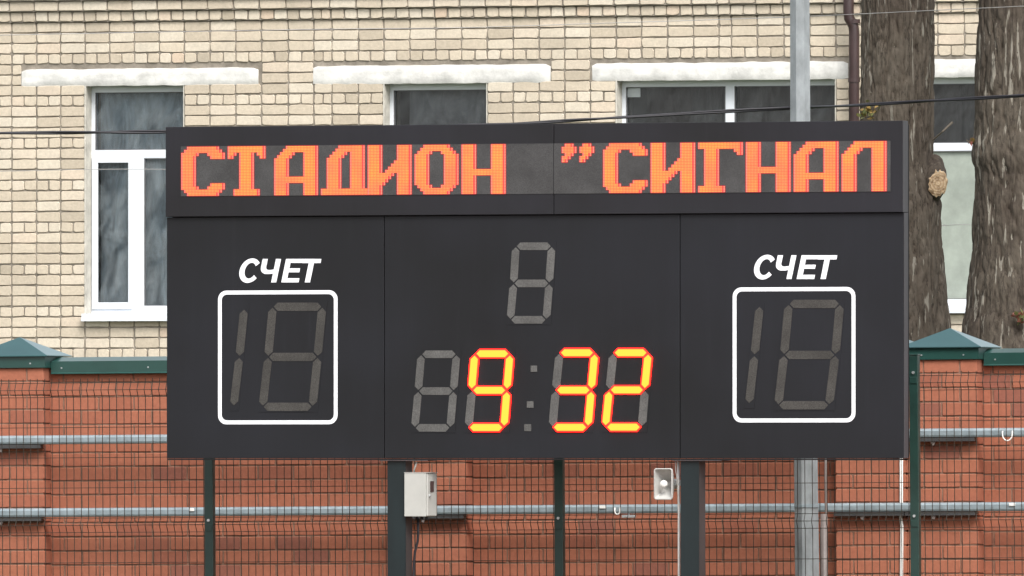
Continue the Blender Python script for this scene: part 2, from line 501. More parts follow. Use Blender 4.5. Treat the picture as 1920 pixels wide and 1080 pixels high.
class Bricks:
    def __init__(s, mat, rr, jit, depth, nvar=16, seed=1):
        s.mat, s.rr, s.jit, s.d = mat, rr, jit, depth
        s.rnd = random.Random(seed)
        s.nvar = nvar
        s.var = {}
    def variants(s, key, w, h):
        if key not in s.var:
            out = []
            for k in range(s.nvar):
                mb = MB()
                v, f = brick_verts(w, h, s.d, s.rr, s.jit, s.rnd)
                t = s.tone()
                mb.add(v, f, 0, t)
                out.append(mb.mesh('brick', s.mat))
            s.var[key] = (out, w, h)
        return s.var[key]
    def tone(s):
        t = s.rnd.random()
        sg, pr = (0.2, 0.9) if s.mat is M['ybrick'] else (0.14, 0.955)
        return min(1, max(0, 0.5 + s.rnd.gauss(0, sg))) if t < pr else s.rnd.random()
    def part(s, parent, key, nw, nh, x, y, z, w, h):
        ms, w0, h0 = s.variants(key, nw, nh)
        o = link('brick', s.rnd.choice(ms), parent, (x, y + s.rnd.uniform(-0.002,0.002), z), (w/w0, 1, h/h0))
        return o
    def join(s, mb, x, y, z, w, h):
        v, f = brick_verts(w, h, s.d, s.rr, s.jit, s.rnd)
        dy = y + s.rnd.uniform(-0.002, 0.002)
        mb.add([(p[0]+x, p[1]+dy, p[2]+z) for p in v], f, 0, s.tone())

# ------------------------------------------------------------------ planes of the place
YB = math.atan(F / 72700.0)
PB = Plane(F/276.0, YB)                           # scoreboard front, about 21 degrees to the view
PW = Plane(F/267.0, R(16), 0.0070)                # red wall; its courses climb slightly to the right
PM = Plane(F/272.0, R(16), 0.0070)                # mesh fence
PY = Plane(F/192.0, math.atan(F/80000.0))         # pale brick building
CB = math.cos(YB)

BOARD_RECT = (313, 232, 1698, 861)
def hidden_by_board(px, py, m=4):
    return BOARD_RECT[0]+m < px < BOARD_RECT[2]-m and BOARD_RECT[1]+m < py < BOARD_RECT[3]-m

# ================================================================== pale brick building
bld = tag(PY.root('brick_building'), 'long pale yellow brick building with white lintels behind the red wall and the trees', 'building')
ROW0, RP = 41.7, 19.74
z_top = PY.Z(100, ROW0)
rowh = (PY.Z(100, ROW0) - PY.Z(100, ROW0 + 32*RP)) / 32
def rz(r): return z_top - r*rowh                # top of row r
jpx = [21.7,68.3,113.3,159.3,205,251.7,298.3,345,393.3,441.7,490,540,588,622,671.7,719.3,768.3,816.7,865,913.3,961.7,1010.7,1058.3,1106.7,1155,
       1202.5,1251.6,1300,1347.8,1371,1419.5,1469.5,1518,1567,1615,1663,1711,1758,1808,1857,1906]
jx = [PY.X(p, 60) for p in jpx]
while jx[0] > PY.X(-1400, 60): jx.insert(0, jx[0]-0.2615)
while jx[-1] < PY.X(3300, 60): jx.append(jx[-1]+0.2625)
XL, XR = jx[0], jx[-1]
def near_joint(px, py=60):
    x = PY.X(px, py); return min(jx, key=lambda a: abs(a-x))
# openings: x0, x1, z top, z bottom
def opening(pl, pr, pyt, pyb):
    return (near_joint(pl), near_joint(pr), PY.Z((pl+pr)/2, pyt), PY.Z((pl+pr)/2, pyb))
OPN = [opening(159.3,345,160,598), opening(719.3,913.3,155.5,590), opening(1155,1567,148.5,590), opening(1711,1906,143.5,586)]
LINT = [(40,484,128.5,160.5), (587,1032,122,156.5), (1110,1590,117,150), (1668,2110,110,144)]
LREC = []
for a,b,t,bo in LINT:
    cx = (a+b)/2
    LREC.append((PY.X(a,140), PY.X(b,140), PY.Z(cx,t), PY.Z(cx,bo)))
# corbelled courses near the top step forward
def step_of(r):
    return {-1: -0.03, -2: -0.065}.get(r, -0.10 if r <= -3 else 0.0)

# mortar body with openings
def wall_with_holes(mb, x0, x1, z0, z1, y0, y1, holes):
    xs = sorted({x0, x1, *[h[0] for h in holes], *[h[1] for h in holes]})
    zs = sorted({z0, z1, *[h[2] for h in holes], *[h[3] for h in holes]})
    for i in range(len(xs)-1):
        cx = (xs[i]+xs[i+1])/2
        run = None
        cells = []
        for j in range(len(zs)-1):
            cz = (zs[j]+zs[j+1])/2
            if any(h[0] < cx < h[1] and h[3] < cz < h[2] for h in holes): 
                if run: cells.append(run); run = None
            else:
                run = (run[0], zs[j+1]) if run else (zs[j], zs[j+1])
        if run: cells.append(run)
        for a, b in cells:
            mb.box(xs[i], xs[i+1], y0, y1, a, b)
mb = MB()
FD = 0.16      # depth at which the window frames sit; on the right they tuck behind the outer leaf
wall_with_holes(mb, XL, XR, 0.0, rz(0), 0.011, FD-0.006, OPN)
wall_with_holes(mb, XL, XR, 0.0, rz(0), FD-0.006, 0.45, [(o[0]-0.02, o[1]+0.05, o[2], o[3]) for o in OPN])
mb.box(XL, XR, 0.011-0.03, 0.45, rz(0), rz(-1))
mb.box(XL, XR, 0.011-0.065, 0.45, rz(-1), rz(-2))
mb.box(XL, XR, 0.011-0.10, 0.45, rz(-2), rz(-14))
mb.build('wall', M['ymortar'], bld)
MB().box(XL, XR, 0.5, 9.0, 0.0, rz(-14)-0.01).build('wall', M['ymortar'], bld)
MB().prism([(XL-0.3, rz(-14)+0.003), (XR+0.3, rz(-14)+0.003), (XR+0.3, rz(-14)+0.2), (XL-0.3, rz(-14)+0.2)], -0.5, 9.4).build('roof', M['roof'], bld)

YBK = Bricks(M['ybrick'], 0.0105, 0.0040, 0.045, 22, 3)
jw = 0.0135
cand, rest = [], []
def clip_bricks(x0, x1, z0, z1, r):
    """one brick cell, cut where an opening or lintel takes it"""
    out = [(x0, x1)]
    cz = (z0+z1)/2
    for h in [(o[0],o[1],o[2],o[3]) for o in OPN] + [(l[0]-0.006,l[1]+0.006,l[2]+0.012,l[3]-0.004) for l in LREC]:
        if h[3] < cz < h[2]:
            nxt = []
            for a, b in out:
                if b <= h[0]+0.02 or a >= h[1]-0.02: nxt.append((a, b)); continue
                if a < h[0]-0.03: nxt.append((a, h[0]+jw/2))
                if b > h[1]+0.03: nxt.append((h[1]-jw/2, b))
            out = nxt
    return [(a, b) for a, b in out if b - a > 0.05]
for r in range(-13, 44):
    z1, z0 = rz(r), rz(r+1)
    if z1 > 0 and z0 < 0.02: break
    zt, zb = z1, z0
    header = (r % 4 == 3)
    for i in range(len(jx)-1):
        w = jx[i+1]-jx[i]
        cells = [(jx[i], jx[i+1])]
        if header and w > 0.17:
            m_ = (jx[i]+jx[i+1])/2 + random.uniform(-0.006, 0.006)
            cells = [(jx[i], m_), (m_, jx[i+1])]
        for c in cells:
            for a, b in clip_bricks(c[0], c[1], zb, zt, r):
                jl, jr_ = random.uniform(-0.002,0.002), random.uniform(-0.002,0.002)
                x, z = (a+b)/2 + jl, (zt+zb)/2 + jr_
                bw, bh = (b-a)-jw, rowh-jw
                p = PY.px(x, step_of(r), z)
                vis = -15 < p[0] < 1935 and -8 < p[1] < 690 and not hidden_by_board(*p) and not (1612 < p[0] < 1752) and not (1832 < p[0]) and not (1483<p[0]<1517)
                vis = vis and not (p[1] > 680) 
                (cand if vis and bw > 0.2 else rest).append((x, step_of(r), z, bw, bh, abs(p[1]-150)))
cand.sort(key=lambda c: c[5])
for c in cand[300:]: rest.append(c)
cand = cand[:300]
for x, y, z, w, h, _ in cand:
    YBK.part(bld, 'yellow', 0.25, rowh-jw, x, y, z, w, h)
jb = MB()
for x, y, z, w, h, _ in rest: YBK.join(jb, x, y, z, w, h)
jb.build('brickwork', M['ybrick'], bld)['kind'] = 'stuff'

# lintels: rough plastered concrete beams, uneven edges
def rough_beam(x0, x1, zt, zb, seed, step):
    rnd = random.Random(seed)
    n = max(8, int((x1-x0)/0.05))
    top, bot = [], []
    for i in range(n+1):
        t = i/n
        x = x0 + (x1-x0)*t
        e = min(t, 1-t)*(x1-x0)
        round_ = 0.035*max(0, 1-e/0.05)
        top.append((x, zt - round_*0.6 + 0.012*noise.noise(Vector((x*5, seed, 0))) + rnd.uniform(-0.002,0.002)))
        bot.append((x, zb + round_*0.25 + 0.006*noise.noise(Vector((x*7, seed+9, 0))) + rnd.uniform(-0.0015,0.0015)))
    mb = MB()
    vs, fs = [], []
    rows = 5
    for i in range(n+1):
        for k in range(rows+1):
            u = k/rows
            z = bot[i][1] + (top[i][1]-bot[i][1])*u
            x = top[i][0]
            bulge = 0.012*noise.noise(Vector((x*6, z*9, seed*3.1)))
            edge = 0.012 if k in (0, rows) or i in (0, n) else 0.0
            vs.append((x, step + edge + bulge, z))
    for i in range(n):
        for k in range(rows):
            a = i*(rows+1)+k
            fs.append((a, a+rows+1, a+rows+2, a+1))
    mb.add(vs, fs)
    ol = [i*(rows+1) for i in range(n+1)]
    ot = [i*(rows+1)+rows for i in range(n, -1, -1)]
    loop = ol + [n*(rows+1)+k for k in range(1, rows)] + ot + [k for k in range(rows-1, 0, -1)]
    bk = [(vs[i][0], 0.2, vs[i][2]) for i in loop]
    b = len(mb.v)
    mb.v.extend(bk); mb.t.extend([0.5]*len(bk))
    m = len(loop)
    for i in range(m):
        j = (i+1) % m
        mb.f.append((loop[i], b+i, b+j, loop[j])); mb.m.append(0)
    return mb
for k, (a, b, t, bo) in enumerate(LREC):
    o = rough_beam(a, b, t, bo, k*7+2, -0.009).build('lintel', M['plaster'], bld)
    smooth_by_angle(o, 40)

# windows
def curtain(x0, x1, z0, z1, y, mat, parent, amp=0.035, wl=0.13, seed=0, name='curtain'):
    mb = MB(); vs, fs = [], []
    nx, nz = max(6, int((x1-x0)/0.02)), 8
    for k in range(nz+1):
        z = z0 + (z1-z0)*k/nz
        for i in range(nx+1):
            x = x0 + (x1-x0)*i/nx
            ph = 2*math.pi*x/wl + 1.6*noise.noise(Vector((x*2, seed, z*0.8)))
            vs.append((x, y + amp*math.sin(ph)*(0.5+0.5*noise.noise(Vector((x*3, z, seed+4)))), z))
    for k in range(nz):
        for i in range(nx):
            a = k*(nx+1)+i
            fs.append((a, a+1, a+nx+2, a+nx+1))
    mb.add(vs, fs)
    return mb.build(name, mat, parent, smooth=True)

def window(op, transom_py, cx_px, mull, sash, gl_up, gl_dn, sill_bot_py, label=None):
    """mull: list of photograph columns (left, right) of mullions below the transom; sash: extra sash rims"""
    x0, x1, zt, zb = op
    ft = 0.062
    tz1 = PY.Z(cx_px, transom_py[0], FD); tz0 = PY.Z(cx_px, transom_py[1], FD)
    mb = MB()
    xi0, xi1 = x0-0.014, x1+0.045
    sz = zb + 0.045
    mb.box(xi0, xi0+ft, FD, FD+0.07, sz, zt-0.002, c=0.004)
    mb.box(xi1-ft, xi1, FD, FD+0.07, sz, zt-0.002, c=0.004)
    mb.box(xi0+ft-0.002, xi1-ft+0.002, FD+0.001, FD+0.069, zt-0.065, zt-0.004, c=0.004)
    mb.box(xi0+ft-0.002, xi1-ft+0.002, FD+0.001, FD+0.069, sz, sz+0.085, c=0.004)
    mb.box(xi0+ft-0.002, xi1-ft+0.002, FD+0.001, FD+0.069, tz0, tz1, c=0.004)
    cols = []
    prev = xi0+ft
    for a, b in mull:
        ax, bx = PY.X(a, 400, FD), PY.X(b, 400, FD)
        mb.box(ax, bx, FD+0.002, FD+0.068, sz+0.083, tz0+0.002, c=0.004)
        cols.append((prev, ax)); prev = bx
    cols.append((prev, xi1-ft))
    ucols = [(xi0+ft, xi1-ft)]
    if sash.get('upper'):
        a, b = sash['upper']; ax, bx = PY.X(a, 200, FD), PY.X(b, 200, FD)
        mb.box(ax, bx, FD+0.002, FD+0.068, tz1-0.002, zt-0.062, c=0.004)
        ucols = [(xi0+ft, ax), (bx, xi1-ft)]
    f = mb.build('window', M['pvc'], bld)
    if label: f['label'] = label
    # opening sash rims, slightly proud
    if sash.get('rim') is not None:
        c = cols[sash['rim']]
        r_ = MB(); w = 0.045
        a, b, lo, hi = c[0]-0.03, c[1]+0.02, sz+0.055, tz0+0.012
        r_.box(a, a+w+0.02, FD-0.022, FD-0.002, lo, hi, c=0.004)
        r_.box(b-w, b, FD-0.022, FD-0.002, lo, hi, c=0.004)
        r_.box(a+w+0.018, b-w+0.002, FD-0.021, FD-0.003, lo, lo+w+0.02, c=0.004)
        r_.box(a+w+0.018, b-w+0.002, FD-0.021, FD-0.003, hi-w-0.01, hi, c=0.004)
        r_.build('sash', M['pvc'], f)
    def gasket(a, b, lo, hi):
        gk = MB(); t_ = 0.007; y0_, y1_ = FD-0.003, FD+0.03
        if sash.get('rim') is not None and hi < tz1: y0_ = FD-0.001
        gk.box(a, a+t_, y0_+0.004, y1_, lo, hi); gk.box(b-t_, b, y0_+0.004, y1_, lo, hi)
        gk.box(a+t_, b-t_, y0_+0.005, y1_, lo, lo+t_); gk.box(a+t_, b-t_, y0_+0.005, y1_, hi-t_, hi)
        gk.build('gasket', M['gasket'], f)
    for a, b in ucols: gasket(a, b, tz1, zt-0.065)
    for a, b in cols: gasket(a, b, sz+0.085, tz0)
    for a, b in ucols:
        MB().box(a-0.004, b+0.004, FD+0.03, FD+0.036, tz1-0.006, zt-0.058).build('pane', gl_up, f)
    for a, b in cols:
        MB().box(a-0.004, b+0.004, FD+0.03, FD+0.036, sz+0.078, tz0+0.006).build('pane', gl_dn, f)
    # plastered reveals
    rv = MB()
    rv.box(x0-0.004, x0+0.009, -0.004, FD-0.001, zb, zt-0.003)
    rv.build('reveal', M['reveal'], f)
    MB().box(x1-0.010, x1-0.001, 0.004, FD-0.007, zb, zt-0.003).build('reveal', M['reveal'], f)
    # sill: sloping sheet with a drip edge
    zs = PY.Z(cx_px, sill_bot_py, -0.06)
    s_ = MB()
    s_.add([(x0-0.01,-0.07,zs+0.075),(x1+0.01,-0.07,zs+0.075),(x1+0.01,FD+0.02,sz+0.004),(x0-0.01,FD+0.02,sz+0.004),
            (x0-0.01,-0.07,zs+0.02),(x1+0.01,-0.07,zs+0.02),(x1+0.01,FD+0.02,zs+0.02),(x0-0.01,FD+0.02,zs+0.02)],
           [(0,1,2,3),(4,7,6,5),(0,4,5,1),(1,5,6,2),(2,6,7,3),(3,7,4,0)])
    s_.box(x0-0.012, x1+0.012, -0.078, -0.0705, zs, zs+0.03)
    s_.build('sill', M['pvc'], f)
    # dark room behind
    d = MB()
    d.box(x0-0.3, x1+0.3, 0.455+0.9, 0.46+0.9, zb-0.3, zt+0.3)
    return f, (xi0+ft, xi1-ft, sz, zt)

w1, r1 = window(OPN[0], (281,297), 250, [(246,270)], {'rim':0}, M['glass'], M['glass'], 602, 'pale curtained window with a narrow opening sash, left of the scoreboard')
w2, r2 = window(OPN[1], (276,292), 815, [(806,826)], {}, M['glass_d'], M['glass_d'], 596, 'window with a grey curtain pulled aside, above the middle of the scoreboard')
w3, r3 = window(OPN[2], (272,288), 1360, [(1360,1378)], {'upper':(1360,1377)}, M['glass_d'], M['glass_d'], 594, 'wide dark window with a white sticker, behind the lamp post')
w4, r4 = window(OPN[3], (268,283), 1790, [], {}, M['glass_d'], M['glass_f'], 587, 'window seen between the two tree trunks, its lower pane whitewashed')
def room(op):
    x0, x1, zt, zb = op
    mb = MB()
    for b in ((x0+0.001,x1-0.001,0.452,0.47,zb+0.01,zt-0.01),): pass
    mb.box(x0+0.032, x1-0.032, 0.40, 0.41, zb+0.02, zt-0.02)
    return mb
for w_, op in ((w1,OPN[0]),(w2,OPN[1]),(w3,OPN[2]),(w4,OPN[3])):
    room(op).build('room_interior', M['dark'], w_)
curtain(r1[0], r1[1], r1[2], r1[3], 0.31, M['curtain_blue'], w1, 0.03, 0.16, 1)
curtain(PY.X(766,200,0.3), r2[1], r2[2], r2[3], 0.31, M['curtain_grey'], w2, 0.03, 0.12, 2)
curtain(PY.X(1212,200,0.3), PY.X(1352,200,0.3), r3[2], r3[3], 0.33, M['curtain_brown'], w3, 0.03, 0.15, 3)
curtain(PY.X(1385,200,0.3), r3[1], r3[2], r3[3], 0.33, M['curtain_brown'], w3, 0.03, 0.2, 5)
curtain(r4[0], r4[1], PY.Z(1790,275,0.3), r4[3], 0.33, M['curtain_brown'], w4, 0.03, 0.2, 6)
# sticker on the pane of the third window, seam line on the blind
xa, za = PY.L(1175, 165, FD); xb, zb_ = PY.L(1199, 182, FD)
MB().box(xa, xb, FD+0.026, FD+0.0295, zb_, za).build('sticker', simple("pale_sticker", (0.42,0.45,0.46), 0.6), w3)

# downpipe with an offset bend near the top
def P3(pl, px, py, d=0.0):
    x, z = pl.L(px, py, d); return Vector((x, d, z))
dp = MB()
dy = -0.20
pts = [P3(PY,1591,-260,dy), P3(PY,1591,22,dy), P3(PY,1592,34,dy), P3(PY,1600,48,dy+0.02), P3(PY,1601.5,60,dy+0.02), P3(PY,1601.5,1250,dy+0.02)]
dp.tube(pts, 0.052, 16)
pipe = dp.build('downpipe', M['brownpipe'], bld, smooth=True)
cl = MB()
for py in (-30, 40, 150, 420, 700):
    x = 1591 if py < 30 else 1601.5
    c = P3(PY, x, py, dy if py < 30 else dy+0.02)
    cl.tube([c+Vector((0,0,-0.02)), c+Vector((0,0,0.02))], 0.060, 16)
cl.build('pipe_collar', M['brownpipe'], pipe)['kind'] = 'stuff'

# ================================================================== trees
def trunk(name, prof, Y, seed, label, bm_='bark'):
    rnd = random.Random(seed)
    root = bpy.data.objects.new(name, None); COL.objects.link(root)
    base = at((prof[-1][1]+prof[-1][2])/2, prof[-1][0], Y); root.location = (base.x, Y, 0)
    tag(root, label, 'tree')
    # sample profile along y pixel
    ys = [p[0] for p in prof]
    def interp(y):
        for a, b in zip(prof, prof[1:]):
            if a[0] <= y <= b[0]:
                t = (y-a[0])/(b[0]-a[0]); t = t*t*(3-2*t)
                return a[1]+(b[1]-a[1])*t, a[2]+(b[2]-a[2])*t
        return prof[-1][1:]
    rows = []
    y = ys[0]
    while y < ys[-1]:
        rows.append(y)
        y += 4.2 if -30 < y < 700 else 30
    rows.append(ys[-1])
    n = 220
    vs, fs, ts = [], [], []
    for y in rows:
        l, r_ = interp(y)
        a, b = at(l, y, Y), at(r_, y, Y)
        cx, rad, z = (a.x+b.x)/2, (b.x-a.x)/2, a.z
        for k in range(n):
            th = 2*math.pi*k/n
            u = th*rad
            q = Vector((math.cos(th)*rad*15, math.sin(th)*rad*15, z*3.4 + seed*13))
            w = Vector((0.30*noise.noise(q*0.5), 0.30*noise.noise(q*0.5+Vector((7,0,0))), 0))
            f1 = 1 - abs(noise.noise(q*1.0 + w*3))*2.3
            f2 = noise.noise(Vector((math.cos(th)*rad*40, math.sin(th)*rad*40, z*9+seed)))
            f3 = noise.noise(Vector((math.cos(th)*2.2, math.sin(th)*2.2, z*1.1+seed*3)))
            hgt = max(0, min(1, f1))
            f4 = 1 - abs(noise.noise(Vector((math.cos(th)*rad*34, math.sin(th)*rad*34, z*9+seed*5)) + w*5))*2.6
            h4 = max(0, min(1, f4))
            d = -0.014*hgt**3 - 0.008*h4**2 + 0.005*f2 + 0.018*f3*rad/0.3
            rr = rad*0.985 + d
            vs.append((cx+math.cos(th)*rr - base.x, math.sin(th)*rr, z))
            ts.append(max(0, min(1, 1-hgt**3*0.5-h4**3*0.45 + 0.35*f2)))
    for i in range(len(rows)-1):
        for k in range(n):
            k2 = (k+1) % n
            fs.append((i*n+k, (i+1)*n+k, (i+1)*n+k2, i*n+k2))
    mb = MB(); mb.v = vs; mb.f = fs; mb.m = [0]*len(fs); mb.t = ts
    o = mb.build('trunk', M[bm_], root, smooth=True)
    # bare limbs above the picture
    top = at((prof[0][1]+prof[0][2])/2, prof[0][0], Y)
    tr = (at(prof[0][2],0,Y).x - at(prof[0][1],0,Y).x)/2
    for k in range(5):
        ang = rnd.uniform(0, 6.28); L_ = rnd.uniform(2.5,4.5)
        p = Vector((top.x-base.x, 0, top.z-0.3)); pts_ = [p.copy()]; d = Vector((math.cos(ang)*0.7, math.sin(ang)*0.7, 1)).normalized()
        for j in range(6):
            d = (d + Vector((rnd.uniform(-.25,.25), rnd.uniform(-.25,.25), 0.1))).normalized()
            p = p + d*L_/6; pts_.append(p.copy())
        MB().tube(pts_, [tr*0.62*(1-j/7.5) for j in range(7)], 10).build('branch', M['bark'], root, smooth=True)
    return root, base
t1, b1 = trunk('tree', [(-1400,1640,1735),(-200,1616,1752),(0,1613,1755),(120,1613,1754),(220,1611,1753),(300,1606,1751),(345,1603,1760),(390,1600,1768),(440,1598,1768),
                   (500,1594,1774),(560,1590,1778),(620,1586,1784),(700,1582,1792),(900,1576,1806),(1421,1545,1850)], 120.0, 4,
               'tree trunk with a fresh round saw cut where a branch was removed')
t2, b2 = trunk('tree', [(-1400,1868,1960),(-200,1838,1972),(0,1832,1974),(150,1827,1976),(240,1825,1978),(290,1820,1980),(330,1827,1981),(450,1821,1985),(560,1812,1992),
                   (620,1804,1998),(700,1796,2006),(900,1786,2020),(1421,1750,2062)], 118.0, 11,
               'thick dark tree trunk with pale bark streaks cut off by the right edge', 'bark2')
# sawn branch stub on the left tree
c = at(1757, 345, 120.0); c.y -= 0.24
axis = Vector((0.36, -1.0, -0.05)).normalized()
loc = lambda p: p - Vector((b1.x, 120.0, 0))
st = MB(); vs, fs = [], []
e1 = Vector((0.22,0,1)).cross(axis).normalized(); e2 = axis.cross(e1)
nr, ns = 30, 5
for j in range(ns):
    t = j/(ns-1)
    cc = c + axis*(-0.20 + 0.20*t)
    for k in range(nr):
        a = 2*math.pi*k/nr
        jt = 1 + 0.10*noise.noise(Vector((math.cos(a)*2.5, math.sin(a)*2.5, t*2)))
        rx, rzz = 0.078+0.06*(1-t), 0.105+0.13*(1-t)
        vs.append(loc(cc + e1*math.cos(a)*rx*jt + e2*math.sin(a)*rzz*jt))
for j in range(ns-1):
    for k in range(nr):
        k2 = (k+1) % nr
        fs.append((j*nr+k, j*nr+k2, (j+1)*nr+k2, (j+1)*nr+k))
st.add(vs, fs, 0, 0.6)
stub = st.build('branch_stub', M['bark'], t1, smooth=True)
cf = MB(); ring = []
vs = []
for rr_, off in ((1.03, 0.004), (0.86, 0.012), (0.45, 0.014)):
    for k in range(nr):
        a = 2*math.pi*k/nr
        jt = (1 + 0.10*noise.noise(Vector((math.cos(a)*2.5, math.sin(a)*2.5, 2))))*rr_
        if rr_ > 1: jt *= 1 + 0.16*noise.noise(Vector((a*5, 3, 1))) + 0.07*math.sin(a*11+k)
        if rr_ < 0.6: jt *= 1 + 0.2*noise.noise(Vector((math.cos(a)*2, math.sin(a)*2, 8)))
        vs.append(e1*math.cos(a)*0.078*jt + e2*math.sin(a)*0.105*jt + axis*off)
fs = [(i*nr+k, i*nr+(k+1)%nr, (i+1)*nr+(k+1)%nr, (i+1)*nr+k) for i in range(2) for k in range(nr)] + [tuple(range(2*nr, 3*nr))]
cf.add(vs, fs)
o = cf.build('cut_face', M['wood'], stub)
o.location = loc(c)

def sprig(cx, cy, Y, n, spread, parent, mats, seed, base, off=0.33):
    rnd = random.Random(seed)
    mb = MB()
    c = at(cx, cy, Y) - Vector((base.x, Y, 0)); c.y -= off
    tw = []
    for k in range(5):
        a = rnd.uniform(0, 6.28)
        e = c + Vector((math.cos(a)*spread*1.2, -0.02, math.sin(a)*spread))
        mb.tube([c, (c+e)/2 + Vector((0,-0.02,0.01)), e], 0.002, 4, 0)
    for k in range(n):
        p = c + Vector((rnd.gauss(0, spread*0.6), rnd.uniform(-0.06,0.03), rnd.gauss(0, spread*0.5)))
        d = Vector((rnd.uniform(-1,1), rnd.uniform(-1,1), rnd.uniform(-1,1))).normalized()
        e = d.cross(Vector((rnd.uniform(-1,1), rnd.uniform(-1,1), rnd.uniform(-1,1)))).normalized()
        l, w = rnd.uniform(0.02,0.04), rnd.uniform(0.012,0.022)
        mb.add([p-d*l, p+e*w, p+d*l, p-e*w], [(0,1,2,3)], 1 + (k % 2))
    o = mb.build('dry_sprig', [M['bark']] + mats, parent)
    o['kind'] = 'stuff'
    return o
sprig(1622, 209, 120.0, 42, 0.065, t1, [M['leaf'], M['leaf_g']], 1, b1, 0.30)
sprig(1909, 592, 118.0, 26, 0.05, t2, [M['redleaf'], M['leaf_g']], 2, b2, 0.45)
sprig(1821, 265, 118.0, 7, 0.03, t2, [M['leaf'], M['redleaf']], 3, b2, 0.06)
tw = MB()
q0 = at(1768, 246, 119.5) - Vector((b1.x, 120.0, 0)); q1 = at(1786, 229, 119.5) - Vector((b1.x, 120.0, 0)); q2 = at(1750, 262, 119.8) - Vector((b1.x, 120.0, 0))
tw.tube([q2, q0, q1], [0.008, 0.007, 0.009], 6)
tw.build('twig', M['twig'], t1)

# ================================================================== overhead cables
def cable(name, pts, Y, r, mat, label, sag=None, twist=0):
    P = [at(x, y, Y + dy_) for x, y, dy_ in pts]
    # smooth by Catmull-Rom
    out = []
    for i in range(len(P)-1):
        p0 = P[max(i-1,0)]; p1 = P[i]; p2 = P[i+1]; p3 = P[min(i+2,len(P)-1)]
        for k in range(10):
            t = k/10
            out.append(0.5*((2*p1)+(p2-p0)*t+(2*p0-5*p1+4*p2-p3)*t*t+(3*p1-p0-3*p2+p3)*t**3))
    out.append(P[-1])
    o0 = out[0].copy()
    mb = MB()
    if twist:
        for ph in (0, math.pi):
            q = []
            for i in range(len(out)-1):
                for s in range(4):
                    p = out[i].lerp(out[i+1], s/4)
                    a = ph + p.x*twist + 2*noise.noise(Vector((p.x*0.6,0,0)))
                    rr = r*(0.55 + 1.0*abs(noise.noise(Vector((p.x*0.8, 3, 0)))))
                    q.append(p + Vector((0, math.cos(a)*rr, math.sin(a)*rr)) - o0)
            mb.tube(q, r, 6)
    else:
        mb.tube([p-o0 for p in out], r, 6)
    o = mb.build(name, mat, None, smooth=True)
    o.location = o0
    tag(o, label, 'cable')
    if twist: pass
    return o
cable('power_cable', [(-300,251,0),(0,249.5,0),(313,247,0),(640,243,0),(960,232,0),(1100,224,0),(1355,209,0),(1500,202,0),(1613,197,-1.0),(1760,188,-1.5),(1920,179,-2),(2200,160,-2)],
      115.0, 0.0085, M['cable'], 'thick black twisted cable crossing behind the scoreboard and in front of the tree trunks', twist=3.0)
cable('overhead_wire', [(-300,74,0),(0,66,0),(560,55.5,0),(860,52,0),(1100,44.5,0),(1480,32,0),(1760,19,-1),(1920,11.5,-1.5),(2200,-2,-2)],
      114.0, 0.0028, M['thinwire'], 'thin pale wire running high across the top of the brick facade')
cable('overhead_wire', [(-300,324,0),(0,321,0),(313,317.5,0),(960,330,0),(1700,415,6),(1770,422,8),(1830,421,8),(2200,420,8)],
      116.0, 0.0024, M['thinwire'], 'hair thin wire crossing the left window below its transom')

# ================================================================== red brick wall
wal = tag(PW.root('brick_wall'), 'red brick boundary wall with green metal coping, running behind the mesh fence', 'wall')
RBW, RBH, RJ = 0.250, 0.0885, 0.011
RC = RBH + RJ          # course height
PD = 0.15              # pillar stands this far in front of the wall face
ztop = PW.Z(200, 698)  # underside of coping on the wall face
xl, xr = PW.X(-1650), PW.X(3500)
MB().box(xl, xr, 0.006, 0.25, 0.0, ztop+0.02).build('wall_core', M['rmortar'], wal)
RBK = Bricks(M['rbrick'], 0.004, 0.0012, 0.04, 22, 9)
pill_px = [82-1640, 82-826, 82, 874, 1699, 1832.5, 1832.5+850, 1832.5+1640]
pillars = []
for p in pill_px:
    x1 = PW.X(p, 800, -PD); pillars.append((x1-0.511, x1))
ncourse = int(ztop/RC)
rj = MB(); cand = []; off0 = PW.X(94, 800) 
for i in range(ncourse+1):
    zt = ztop - i*RC + 0.028
    if zt < RBH: break
    z = zt - RBH/2 - RJ/2
    first_top = (i == 0)
    x = off0 + (0.0 if i % 2 == 0 else -0.1305) - 0.2610*28 + 0.1
    while x < xr:
        a, b = x+RJ/2, x+0.261-RJ/2
        x += 0.261
        segs = [(a, b)]
        for p0, p1 in pillars:
            nxt = []
            for s0, s1 in segs:
                if s1 <= p0 or s0 >= p1: nxt.append((s0, s1)); continue
                if s0 < p0-0.02: nxt.append((s0, p0))
                if s1 > p1+0.02: nxt.append((p1, s1))
            segs = nxt
        for s0, s1 in segs:
            if s0 < xl or s1 > xr: continue
            cx_, w = (s0+s1)/2, s1-s0
            p = PW.px(cx_, 0, z)
            vis = -15 < p[0] < 1935 and 690 < p[1] < 1088 and not hidden_by_board(*p, m=12) and w > 0.06
            (cand if vis else None) is not None and cand.append((cx_, z, w, p)) if vis else RBK.join(rj, cx_, 0, z, w, RBH)
cand.sort(key=lambda c: -c[2])
for cx_, z, w, p in cand[300:]: RBK.join(rj, cx_, 0, z, w, RBH)
for cx_, z, w, p in cand[:300]:
    if w > 0.15: RBK.part(wal, 'red', RBW, RBH, cx_, 0, z, w, RBH)
    else: RBK.part(wal, 'redhalf', 0.12, RBH, cx_, 0, z, w, RBH)
rj.build('brickwork', M['rbrick'], wal)['kind'] = 'stuff'

